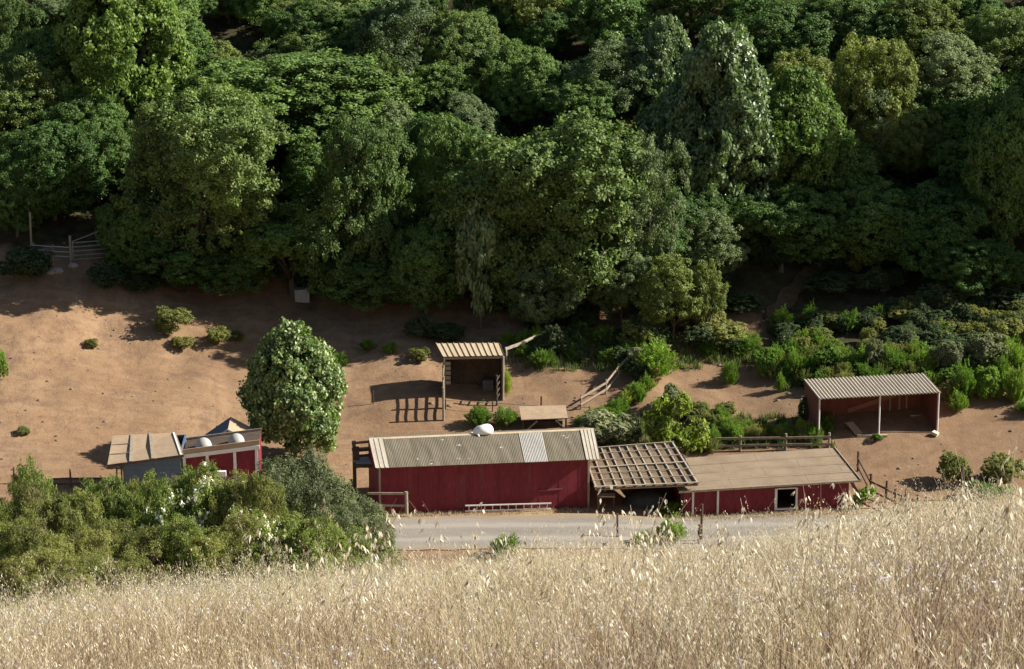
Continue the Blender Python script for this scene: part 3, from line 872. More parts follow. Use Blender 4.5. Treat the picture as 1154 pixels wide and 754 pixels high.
MB().bar(s_[0], s_[1], .10, .10).build('beam', M['timber'], c)
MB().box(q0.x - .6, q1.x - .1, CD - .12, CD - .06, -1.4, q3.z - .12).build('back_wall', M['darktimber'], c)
MB().box(q1.x - .16, q1.x - .1, 1.5, CD - .125, -1.4, q1.z + .25).build('added_sun_block', M['darktimber'], c)  # added wall, not a known part, keeps sun out of the lean-to
# things kept in its shade
w = cf.world((q0.x + 3.4, 2.2, 0)); w.z = float(terrain(w.x, w.y))
tp = empty('tarp_heap', w, cf.rz, 'dark grey tarpaulin over a low heap in the shade of the batten roof', 'tarpaulin')
blob('cover', M['tarp'], 1.5, 1.0, .95, 8, tp, rough=.12)
w = cf.world((q0.x + .8, 1.2, 0)); w.z = float(terrain(w.x, w.y))
tb = empty('workbench', w, cf.rz - .15, 'rough bench with a pale board top in the shade beside the barn end', 'bench')
MB().box(-.55, .55, -.3, .3, .74, .79).build('top', M['paletimber'], tb)
for sx in (-.48, .48):
    for sy in (-.24, .24): MB().box(sx - .04, sx + .04, sy - .04, sy + .04, -.2, .74).build('leg', M['darktimber'], tb)

# ------------------------------------------------------------------ right red building
wp = at(868, 579, 0, 150) + Vector((0, .3, 0))
rf_ = Frame(wp, R_(8))
r = rf_.root('stable', 'low red stable with a broad tan felt roof and one open white framed window', 'stable')
E0, E1 = rf_.px(766, 553.5, -.3), rf_.px(970, 541, -.3)
RD = 4.7
K1 = rf_.px(940.5, 504.5, RD); K0 = rf_.px(744, 518, RD)
sc_ = [E0, E1, K1, K0]
rr_ = slab(MB(), [q - Vector((0, 0, 0)) for q in sc_], .07)
mb = MB(); mb.v = [tuple(q) for q in rr_.v]; mb.f = rr_.f
ro = mb.build('roof', M['rollroof'], r)
s_ = sub(sc_, -.002, 1.002, -.045, -.006, -.006)
MB().bar(s_[0] + Vector((0, -.02, 0)), s_[1] + Vector((0, -.02, 0)), .03, .12).build('fascia', M['timber'], ro)
for v in (.25, .5, .75):   # lapped edges of the roofing felt
    s_ = sub(sc_, 0, 1, .012, v, v)
    MB().bar(s_[0], s_[1], .10, .02).build('lap_strip', M['rollroof'], ro)
s_ = sub(sc_, 1, 1, .02)
MB().bar(s_[0], s_[3], .07, .10).build('rake_board', M['timber'], ro)
def topz(x):
    u = (x - E0.x) / (E1.x - E0.x); return E0.z * (1 - u) + E1.z * u - .03
XL, XR = rf_.px(770, 570, 0).x, rf_.px(956, 570, 0).x
W0, W1 = rf_.px(876, 560, 0), rf_.px(897, 560, 0)
wz0, wz1 = rf_.px(887, 572, 0).z, rf_.px(887, 550.5, 0).z
mb = MB()
def wseg(xa, xb, za, zb0, zb1, y=0):
    mb.hexa([(xa, y, za), (xb, y, za), (xb, y + .12, za), (xa, y + .12, za), (xa, y, zb0), (xb, y, zb1), (xb, y + .12, zb1), (xa, y + .12, zb0)])
wseg(XL, W0.x, -1.2, topz(XL), topz(W0.x)); wseg(W1.x, XR, -1.2, topz(W1.x), topz(XR))
wseg(W0.x, W1.x, -1.2, wz0, wz0); wseg(W0.x, W1.x, wz1, topz(W0.x), topz(W1.x))
kz = K1.z - .06
mb.hexa([(XR - .12, .122, -1.2), (XR, .122, -1.2), (XR, RD - .3, -1.2), (XR - .12, RD - .3, -1.2), (XR - .12, .122, topz(XR)), (XR, .122, topz(XR)), (XR, RD - .3, kz), (XR - .12, RD - .3, kz)])
mb.hexa([(XL, .122, -1.2), (XL + .12, .122, -1.2), (XL + .12, RD - .3, -1.2), (XL, RD - .3, -1.2), (XL, .122, topz(XL)), (XL + .12, .122, topz(XL)), (XL + .12, RD - .3, K0.z - .1), (XL, RD - .3, K0.z - .1)])
wseg(XL, XR, -1.2, K0.z - .1, kz, RD - .29)
xx = XL + .6
while xx < XR:
    if not (W0.x - .1 < xx < W1.x + .1): mb.box(xx - .012, xx + .012, -.010, -.001, -.9, topz(xx) - .05)
    xx += .61
mb.build('wall', M['red'], r)
for X_, w_ in ((XL + 1.25, .3), (W1.x + .9, .28), (XR - .5, .3)):
    mb = MB().box(X_, X_ + w_, -.008, -.0015, -.6, topz(X_) - .06); mb.build('patch_board', M['redworn'], r)
wd = MB().box(W0.x - .16, W0.x - .01, -.05, .14, wz0 - .12, wz1 + .03).build('window_frame', M['white'], r)
MB().box(W0.x - .012, W1.x + .03, -.045, .14, wz1 - .02, wz1 + .05).build('head', M['white'], wd)
MB().box(W1.x - .01, W1.x + .09, -.05, .14, wz0 - .12, wz1 + .03).build('jamb', M['white'], wd)
MB().box(W0.x - .03, W1.x + .03, -.16, .13, wz0 - .07, wz0 - .012).build('sill', M['white'], wd)
for px_ in (781, 809):
    q = rf_.px(px_, 562, -.06)
    MB().box(q.x - .06, q.x + .06, -.11, -.012, -1, topz(q.x) - .05).build('door_post', M['white'], r)
s0, s1 = topz(XL), topz(rf_.px(866, 560, 0).x)
bx = rf_.px(866, 560, 0).x
MB().bar((XL - .3, -.13, topz(XL - .3) - .10), (bx, -.13, s1 - .10), .05, .11).build('white_beam', M['white'], r)
STB = rf_

# ------------------------------------------------------------------ right open shelter
sf = Frame(at(991, 491, 0, 150), R_(11))
s = sf.root('field_shelter', 'open fronted red brown shelter with a ribbed pale roof, right end of the yard', 'shelter')
SD = 3.2
F0, F1 = sf.px(923, 449.5, -.15), sf.px(1061, 442, -.15)
B0, B1 = sf.px(905.5, 427.5, SD + .1), sf.px(1041.5, 420.5, SD + .1)
sheet(MB(), [F0, F1, B1, B0], 35 * 8, wave(35, .042), 1)
m_ = MB(); sheet(m_, [F0, F1, B1, B0], 35 * 8, wave(35, .042), 1); m_.build('roof', M['shedsheet'], s)
xa, xb = F0.x + .06, F1.x - .08
gb = -1.0
def shell(mb, xa, xb, D_, zf0, zf1, zb0, zb1, side_l=True, side_r=True, y0=0.0, t=.08, g=-1.0):
    mb.hexa([(xa, D_ - t, g), (xb, D_ - t, g), (xb, D_, g), (xa, D_, g), (xa, D_ - t, zb0), (xb, D_ - t, zb1), (xb, D_, zb1), (xa, D_, zb0)])
    for x, zf, zb, on, sg in ((xa, zf0, zb0, side_l, 1), (xb, zf1, zb1, side_r, -1)):
        if on:
            l, h = sorted((x, x + sg * t))
            mb.hexa([(l, y0, g), (h, y0, g), (h, D_ - t - .003, g), (l, D_ - t - .003, g), (l, y0, zf), (h, y0, zf), (h, D_ - t - .003, zb), (l, D_ - t - .003, zb)])
mb = MB(); shell(mb, xa, xb, SD, F0.z - .07, F1.z - .07, B0.z - .07, B1.z - .07, y0=.12)
xx = xa + .5
while xx < xb: mb.box(xx - .015, xx + .015, SD - .095, SD - .081, -.6, B0.z - .12); xx += .5
mb.build('wall', M['redbrown'], s)
for x_ in (xa + .03, sf.px(991, 470, 0).x, xb - .03):
    u = (x_ - F0.x) / (F1.x - F0.x); MB().tube([(x_, 0, -.9), (x_, 0, F0.z * (1 - u) + F1.z * u - .05)], .055, 8).build('post', M['white'], s)
MB().bar((xa, .0, F0.z - .09), (xb, .0, F1.z - .09), .06, .08).build('beam', M['darktimber'], s)
for x_ in (.62, .70, .76):
    X_ = xa + (xb - xa) * (x_ + .10); MB().box(X_ - .05, X_ + .05, SD - .16, SD - .10, .35, B1.z - .25).build('batten', M['timber'], s)
q = sf.px(966, 448, SD - .12); MB().bar(sf.px(955, 463, SD - .1) + Vector((0, -.05, 0)), sf.px(1013, 443, SD - .1) + Vector((0, -.05, 0)), .05, .30, (0, 0, 1)).build('diagonal_board', M['diagonal_board'], s)  # added board, its lighter colour stands in for a band of sunlight
def plank(p, q, w, th, mat, label, cat='plank', name='plank', up=(0, 0, 1)):
    root = MB().bar((0, 0, 0), Vector(q) - Vector(p), w, th, up).build(name, M[mat]); root.location = p
    return tag(root, label, cat)
def sg(px_, py_, h=0.0): return at(px_, py_, h, 150)
plank(sf.world(sf.px(957, 476, 1.4)) + Vector((0, 0, 0)), sg(968, 489, .05), .55, .05, 'tanboard', 'wide tan board propped on the floor of the open fronted shelter')
plank(sg(966, 491, .08), sg(1000, 491, .08), .12, .12, 'paletimber', 'pale timber lying along the front of the open fronted shelter')
plank(sf.world(sf.px(1026, 469, 2.2)), sf.world(sf.px(1042, 468.5, 2.2)), .12, .12, 'paletimber', 'short pale board near the back corner of the open fronted shelter')
plank(sg(1051, 487, .2), sg(1057, 490, .12), .4, .2, 'paletimber', 'pale block beside the right post of the open fronted shelter', 'block', 'timber_block')
MB().bar((0, 0, 0), (.1, 0, 0), .1, .1)

# ------------------------------------------------------------------ small shed up the dirt slope
tf = Frame(at(500, 446, 0, 150), R_(4))
t = tf.root('small_shed', 'small dark open shed with a tan striped metal roof on the dirt slope', 'shed')
TD = 1.8
F0, F1 = tf.px(499, 402, -.12), tf.px(568.5, 400.5, -.12)
B0, B1 = tf.px(491, 387, TD + .1), tf.px(563, 386.5, TD + .1)
m_ = MB(); sheet(m_, [F0, F1, B1, B0], 220, ribs(11, .06, .10), 1); m_.build('roof', M['tansheet'], t)
xa, xb = F0.x + .08, F1.x - .1
mb = MB(); shell(mb, xa, xb, TD, F0.z - .05, F1.z - .05, B0.z - .05, B1.z - .05, y0=.0)
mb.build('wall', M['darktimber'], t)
MB().bar((xa, -.06, F0.z - .14), (xb, -.06, F1.z - .14), .05, .14).build('beam', M['timber'], t)
for x_, z_ in ((xa, F0.z), (xb, F1.z)):
    MB().tube([(x_, -.06, -.5), (x_ + .02, -.06, z_ - .08)], .08, 8).build('corner_post', M['timber'], t)
for i in range(5):   # weathered boards of the open side, seen end on
    zz = .8 + i * .32
    MB().box(xa + .10, xa + .42, -.10, -.055, zz, zz + .24).build('side_board', M['timber'], t)
bxp = tf.world((xb - .9, TD - .5, 0)); bxp.z = float(terrain(bxp.x, bxp.y))
bn = empty('feed_bin', bxp, tf.rz, 'grey bin standing in the dark inside the small striped roof shed', 'bin')
MB().box(-.35, .35, -.28, .28, -.1, .62).build('body', M['darkmetal'], bn)
MB().box(-.38, .38, -.31, .31, .622, .67).build('lid', M['darkmetal'], bn)
# fence panels running toward the camera from both front corners
def panel(px0, py0, px1, py1, heights, label, posts_h, mat='timber'):
    a, b_ = at(px0, py0, 0, 150), at(px1, py1, 0, 150)
    return fence('fence', [a, b_], heights, posts_h, label, .09, .05, .13, mat, rail_off=.0)
fa, fb = at(500, 447, 0, 150), at(500, 474, 0, 150)
fence('fence', [fa, (fa + fb) / 2, fb], (.35, .75, 1.15, 1.55, 1.95), 2.25, 'tall grey rail fence from the left corner of the small shed toward the barn', .085, .05, .11, 'timber', rail_off=0)
fc, fd = at(566, 446, 0, 150), at(560, 457, 0, 150)
fence('fence', [fc, fd], (.5, .9, 1.3, 1.7), 1.95, 'short rail fence at the right corner of the small shed', .07, .04, .09, 'darktimber', rail_off=0)
fence('pipe_fence', [at(502, 461, 0, 150), at(555, 464, 0, 150), at(610, 468, 0, 150), at(664, 470, 0, 150)], (.62,), .72, 'thin single rail fence across the yard below the small shed', .04, .035, .035, 'timber', postmat='darktimber', rail_off=.0)
fence('fence', [at(571, 405, 0, 150), at(590, 398, 0, 150), at(614, 387, 0, 150)], (.75,), .85, 'pale bleached rail climbing away from the right side of the small shed', .06, .07, .2, 'paletimber', rail_off=.0)

# ------------------------------------------------------------------ low tan-roofed hay feeder
hf = Frame(at(588, 487, 0, 150), R_(3))
h = hf.root('hay_feeder', 'low open feeder with a flat tan board roof just behind the red barn', 'feeder')
HD = 2.0
F0, F1 = hf.px(587.5, 473, 0), hf.px(640, 471, 0); B0, B1 = hf.px(585, 458, HD), hf.px(637.5, 456.5, HD)
slab(MB(), [F0, F1, B1, B0], .06).build('roof', M['tanboard'], h)
for x_, y_, z_ in ((F0.x + .12, .08, F0.z), (F1.x - .12, .08, F1.z), (B0.x + .12, HD - .1, B0.z), (B1.x - .12, HD - .1, B1.z)):
    MB().box(x_ - .05, x_ + .05, y_ - .05, y_ + .05, -.6, z_ - .07).build('post', M['darktimber'], h)
MB().bar(hf.px(591, 487, -.03), hf.px(605, 475, -.03), .05, .09).build('diagonal_board', M['timber'], h)
MB().bar(hf.px(626, 474, -.03), hf.px(637, 484, -.03), .05, .09).build('diagonal_board', M['timber'], h)
MB().box(F0.x + .1, F1.x - .1, HD - .14, HD - .09, -.5, B0.z - .08).build('back_board', M['darktimber'], h)
MB().box(F0.x + .3, F1.x - .3, .5, 1.4, -.4, .55).build('trough', M['darktimber'], h)

# ------------------------------------------------------------------ left sheds
bf = Frame(at(165, 566, 0, 150), R_(1))
bs = bf.root('blue_shed', 'blue grey boarded shed with a tan three panel roof behind the roadside bushes', 'shed')
BD = 3.6
F0, F1 = bf.px(121, 524, -.3), bf.px(207, 512.5, -.3); B0, B1 = bf.px(127, 491, BD), bf.px(198, 487.5, BD)
c4 = [F0, F1, B1, B0]
br = slab(MB(), c4, .05).build('roof', M['tanboard'], bs)
for u in (.31, .60, .965):
    s_ = sub(c4, u, u, .02); MB().bar(s_[0], s_[3], .20 if u < .9 else .10, .05).build('roof_joint', M['timber'] if u < .9 else M['white'], br)
for v in (.35, .68):
    s_ = sub(c4, 0.01, .29, .012, v, v); MB().bar(s_[0], s_[1], .06, .03).build('lap_strip', M['timber'], br)
s_ = sub(c4, 0, 1, -.06, .0, .0); MB().bar(s_[0] + Vector((0, -.01, 0)), s_[1] + Vector((0, -.01, 0)), .05, .14).build('fascia', M['darktimber'], br)
wl, wr = bf.px(139, 540, 0).x, bf.px(205, 540, 0).x
def zt(x):
    u = (x - F0.x) / (F1.x - F0.x); return F0.z * (1 - u) + F1.z * u - .02
mb = MB()
mb.hexa([(wl, 0, -1.5), (wr, 0, -1.5), (wr, .1, -1.5), (wl, .1, -1.5), (wl, 0, zt(wl) - .03), (wr, 0, zt(wr) - .03), (wr, .1, zt(wr) - .03), (wl, .1, zt(wl) - .03)])
mb.hexa([(wl, .102, -1.5), (wl + .1, .102, -1.5), (wl + .1, BD - .2, -1.5), (wl, BD - .2, -1.5), (wl, .102, zt(wl)), (wl + .1, .102, zt(wl)), (wl + .1, BD - .2, B0.z - .08), (wl, BD - .2, B0.z - .08)])
mb.hexa([(wr - .1, .102, -1.5), (wr, .102, -1.5), (wr, BD - .2, -1.5), (wr - .1, BD - .2, -1.5), (wr - .1, .102, zt(wr)), (wr, .102, zt(wr)), (wr, BD - .2, B1.z - .08), (wr - .1, BD - .2, B1.z - .08)])
mb.hexa([(wl, BD - .198, -1.5), (wr, BD - .198, -1.5), (wr, BD - .1, -1.5), (wl, BD - .1, -1.5), (wl, BD - .198, B0.z - .08), (wr, BD - .198, B1.z - .08), (wr, BD - .1, B1.z - .08), (wl, BD - .1, B0.z - .08)])
z1 = 0.2
while z1 < 3.0: mb.box(wl, wr, -.012, -.001, z1, z1 + .025) if z1 < zt(wl) - .2 else None; z1 += .3
mb.build('wall', M['bluewall'], bs)
for px_ in (129, 137):
    q = bf.px(px_, 534, -.25); MB().bar((q.x, -.22, -1), (q.x + .15 * (px_ < 133), -.22, zt(q.x) - .1), .09, .09).build('post', M['darktimber'], bs)

rfm = Frame(at(248, 565, 0, 150), R_(1.5))
rs = rfm.root('red_stall', 'narrow red stall with white posts and a tan parapet, left of the leafy tree', 'stall')
P0, P1 = rfm.px(206, 514.5, -.1), rfm.px(292, 503.5, -.1)
SDp = 2.6
mb = MB()
xa, xb = P0.x + .05, P1.x - .05
zt0, zt1 = P0.z, P1.z
def hx(mb, xa, xb, ya, yb, za0, za1, zb0, zb1):
    mb.hexa([(xa, ya, za0), (xb, ya, za1), (xb, yb, za1), (xa, yb, za0), (xa, ya, zb0), (xb, ya, zb1), (xb, yb, zb1), (xa, yb, zb0)])
hx(mb, xa, xb, .0, .1, -1.5, -1.5, zt0, zt1)
hx(mb, xa, xa + .1, .102, SDp, -1.5, -1.5, zt0, zt0 - .05)
hx(mb, xb - .1, xb, .102, SDp, -1.5, -1.5, zt1, zt1 - .05)
hx(mb, xa, xb, SDp + .002, SDp + .1, -1.5, -1.5, zt0, zt1)
mb.build('wall', M['red'], rs)
bm_ = MB(); hx(bm_, P0.x - .03, P1.x + .03, -.16, -.03, zt0 - .12, zt1 - .12, zt0 + .10, zt1 + .10); bm_.build('white_beam', M['white'], rs)
for px_ in (208, 234, 265, 289.5):
    q = rfm.px(px_, 530, -.1); u = (q.x - P0.x) / (P1.x - P0.x)
    MB().box(q.x - .085, q.x + .085, -.15, -.04, -1.4, zt0 * (1 - u) + zt1 * u - .125).build('post', M['white'], rs)
pr = MB(); hx(pr, P0.x - .02, P1.x + .02, -.10, -.02, zt0 + .102, zt1 + .102, zt0 + .42, zt1 + .42); pr.build('parapet', M['tanboard'], rs)
rd = MB(); hx(rd, P0.x + .02, P1.x - .02, .0, SDp + .1, zt0 + .10, zt1 + .10, zt0 + .16, zt1 + .16); rd.build('roof', M['darktimber'], rs)
pr = MB(); hx(pr, P0.x - .02, P1.x + .02, SDp - .05, SDp + .03, zt0 + .165, zt1 + .165, zt0 + .30, zt1 + .30); pr.build('back_parapet', M['timber'], rs)
for px_ in (229.5, 266.5):
    q = rfm.px(px_, 503 - (px_ - 229) * .06, .8)
    u = (q.x - P0.x) / (P1.x - P0.x); zb = zt0 * (1 - u) + zt1 * u + .165
    d_ = MB(); nu, nv = 20, 7; R0 = .50
    for j in range(nv + 1):
        th = math.pi / 2 * j / nv
        for i in range(nu):
            a_ = 2 * math.pi * i / nu; d_.v.append((R0 * math.cos(th) * math.cos(a_), R0 * math.cos(th) * math.sin(a_), .56 * math.sin(th)))
    for j in range(nv):
        for i in range(nu): d_.f.append((j * nu + i, j * nu + (i + 1) % nu, (j + 1) * nu + (i + 1) % nu, (j + 1) * nu + i))
    o = d_.build('roof_dome', M['dome'], rs, smooth=True); o.location = (q.x, .8, zb)
q = rfm.px(250, 532, -.3)
wb = empty('white_box', rfm.world((q.x, -.45, rfm.g(q.x, -.45))), rfm.rz, 'pale box on a stand in front of the red stall, just over the flowering bush', 'box')
MB().box(-.26, .26, -.16, .16, q.z - rfm.g(q.x, -.45) - .2, q.z - rfm.g(q.x, -.45) + .12).build('body', M['white'], wb)
MB().box(-.25, .25, -.13, .13, -.3, q.z - rfm.g(q.x, -.45) - .203).build('stand', M['timber'], wb)

gf = Frame(rfm.world((0, SDp + .4, 0)), R_(1.5)); gf.p.z = rfm.p.z
gs = gf.root('gabled_shed', 'small blue grey gabled shed peeping up behind the red stall', 'shed')
ap = gf.px(257, 483, 0); gl, gr = gf.px(228, 503, 0), gf.px(291, 500.5, 0)
GD = 2.6
mb = MB(); a = [(gl.x + .2, -1.5), (gr.x - .1, -1.5), (gr.x - .1, gr.z - .1), (ap.x, ap.z - .08), (gl.x + .2, gl.z + .02)]
n = 0; mb.v = [(q[0], 0, q[1]) for q in a] + [(q[0], GD - .2, q[1]) for q in a]
mb.f = [(0, 1, 2, 3, 4), (9, 8, 7, 6, 5)] + [(i, i + 5, (i + 1) % 5 + 5, (i + 1) % 5) for i in range(5)]
mb.build('wall', M['bluewall'], gs)
for e in (gl, gr):
    A0, A1 = Vector((ap.x, -.25, ap.z)), Vector((e.x, -.25, e.z))
    rr0 = MB(); v_ = Vector((0, GD, 0)); up = Vector((0, 0, -.05))
    rr0.hexa([A0 + up, A1 + up, A1 + v_ + up, A0 + v_ + up, A0, A1, A1 + v_, A0 + v_])
    ro_ = rr0.build('roof', M['bluewall'] if e is gl else M['tanboard'], gs)
    MB().bar(A0 + Vector((0, -.03, .01)), A1 + Vector((0, -.03, .01)), .04, .12).build('barge_board', M['white'] if e is gr else M['metal'], ro_)
bw = gf.px(253, 495, 0)
MB().box(bw.x - .35, bw.x + .35, -.03, -.002, bw.z - .25, bw.z + .3).build('gable_vent', M['darkmetal'], gs) if False else None

# ------------------------------------------------------------------ dark timber loading frame at the barn's left end
lfm = Frame(at(406, 563, 0, 150), R_(8))
lc = lfm.root('loading_ramp', 'dark timber frame with a pale platform against the left end of the red barn', 'ramp')
pa, pb2 = lfm.px(403, 516, .0), lfm.px(424, 526, .0)
PZ = lfm.px(412, 522, .2).z
X0, X1 = lfm.px(400, 530, 0).x, lfm.px(423, 530, 0).x
MB().box(X0, X1, .0, 1.9, PZ - .08, PZ).build('platform', M['greysheet'], lc)
MB().bar((X0, -.06, PZ - .06), (X1, -.06, PZ - .12), .1, .2).build('edge_beam', M['darktimber'], lc)
for x_, y_, z_ in ((X0 + .05, .05, PZ + .15), (X0 + .12, .95, PZ + 1.2), (X0 + .1, 1.85, PZ + .9), (X1 - .1, .1, PZ - .1), (X1 - .1, 1.85, PZ + .1)):
    MB().bar((x_, y_, -1), (x_ - .03, y_, z_), .12, .12).build('post', M['darktimber'], lc)
for y_, zz in ((1.85, .75), (1.85, .35), (.95, .55), (.95, .2)):
    MB().bar((X0 - .02, y_, PZ + zz), (X1 + .05, y_ + .06, PZ + zz + .05), .08, .16).build('rail', M['darktimber'], lc)
MB().box(X0 - .02, X0 + .35, .85, 1.05, PZ, PZ + .8).build('side_panel', M['darktimber'], lc)
MB().bar((X0 - .25, -.1, -.6), (X0 - .25, -.1, PZ - .9), .22, .2).build('post', M['darktimber'], lc)

# ------------------------------------------------------------------ fences, gate, posts
fence('fence', [at(423, 579, 0, 150) + Vector((-.3, -.6, 0)), at(459, 579, 0, 150) + Vector((0, -.6, 0))], (.75, 1.45), 1.6, 'two weathered rails and a thick post standing before the red barn wall', .11, .07, .13, 'timber', skip=(0,), rail_off=-.0)
fence('fence', [at(q, 508 - (q - 830) * .02, 0, 150) for q in (808, 834, 885, 934)], (.35, .82), 1.0, 'grey two rail timber fence behind the tan felt roof', .085, .05, .15, 'timber', skip=(0,))
fence('fence', [at(62, 549, 0, 150), at(80, 549, 0, 150), at(122, 549, 0, 150)], (.22, .55), 1.1, 'dark low field fence between the roadside bushes and the blue grey shed', .06, .05, .12, 'darktimber', skip=(0, 2))
fence('fence', [at(16, 545, 0, 150), at(36, 545, 0, 150)], (.3,), 1.1, 'dark fence post and rail above the leftmost roadside bush', .06, .05, .1, 'darktimber', skip=(1,))
fence('fence', [at(*q, 0, 150) for q in ((967, 531), (981, 558), (998, 566), (1009, 572), (1021, 576), (1033, 580), (1043, 583))], (.35, .9), 1.35, 'leaning dark timber fence stepping down from the right end of the stable', .075, .05, .12, 'darktimber', group=None)
# bleached rail fence slanting down the bank
fd_pts = [at(655, 461, 0, 150), at(683, 444, 0, 150), at(697, 427, 0, 150), at(713, 411, 0, 150)]
fence('fence', fd_pts, (.35, .85), 1.0, 'bleached timber fence slanting down the bank behind the barn', .06, .05, .14, 'fencewood', rail_off=.05, sag=.06)
# field gate on the left
ga, gb_ = at(81, 296, 0, 150), at(126, 295, 0, 150)
ga.z = float(terrain(ga.x, ga.y)); gz = (gb_ - ga)
gt = empty('field_gate', ga, math.atan2(gz.y, gz.x), 'grey metal bar gate in the shade at the left edge of the wood', 'gate')
GL = math.hypot(gz.x, gz.y)
for i, zz in enumerate((.2, .5, .8, 1.1, 1.4)):
    MB().bar((.1, 0, zz), (GL - .1, 0, zz), .05, .07).build('bar', M['gatemetal'], gt)
MB().bar((GL - .1, 0, .1), (GL - .1, 0, 2.3), .07, .07).build('upright', M['gatemetal'], gt)
MB().bar((.1, 0, .1), (.1, 0, 1.5), .07, .07).build('upright', M['gatemetal'], gt)
MB().bar((.1, 0, 1.5), (GL - .1, 0, 2.3), .06, .06).build('top_stay', M['gatemetal'], gt)
for xx in (-.05, GL + .05): MB().tube([(xx, .05, -.3), (xx, .05, 1.9)], .09, 8).build('gate_post', M['timber'], gt)
post(36, 290, 3.2, 'tall thin pale pole left of the grey field gate in shade', .07, 'timber')
fence('fence', [at(38, 292, 0, 150), at(60, 294, 0, 150), at(79, 295, 0, 150)], (.35, .7, 1.0), 1.1, 'low wire and rail fence joining the thin pale pole to the gate', .05, .03, .05, 'metal', postmat='timber', rail_off=.0)
post(790, 610, 2.3, 'tall dark post on the near side of the road below the stable', .075, 'darktimber', lean=.03)
post(787, 613, 1.2, 'short dark stump post beside the tall roadside post', .08, 'darktimber', lean=.05)
post(696, 606, 1.5, 'thin dark post on the near road edge before the lattice lean-to', .06, 'darktimber', lean=-.03)
post(1083, 563, 2.2, 'lone dark post standing out of the oat grass at the right', .09, 'darktimber')
post(610, 460, .8, 'short dark post beside the tan roofed feeder', .06, 'darktimber')
post(421, 455, .9, 'lone thin stake on the bare dirt beside the rail shadows', .03, 'darktimber')
wt = at(340, 337, 0, 150)
ww = empty('water_trough', wt, R_(10), 'pale grey square tank on the shaded dirt under the oaks', 'tank')
MB().box(-.5, .5, -.4, .4, -.2, .72).build('tank', M['metal'], ww)
MB().box(-.54, .54, -.44, .44, .722, .78).build('rim', M['metal'], ww)
def stone(px_, py_, sx, label, seed, group=None):
    p = at(px_, py_, 0, 150)
    o = blob('stone', M['stone'], sx, sx * .7, sx * .6, seed, None, 12, 8, .2); o.location = p
    return tag(o, label, 'stone', group)
stone(64, 306, .55, 'larger pale stone on the ground below the gate fence', 1)
stone(82, 300, .4, 'smaller pale stone right below the gate hinge', 2)
stone(57, 308, .35, 'small pale stone left of the larger one below the gate', 4)
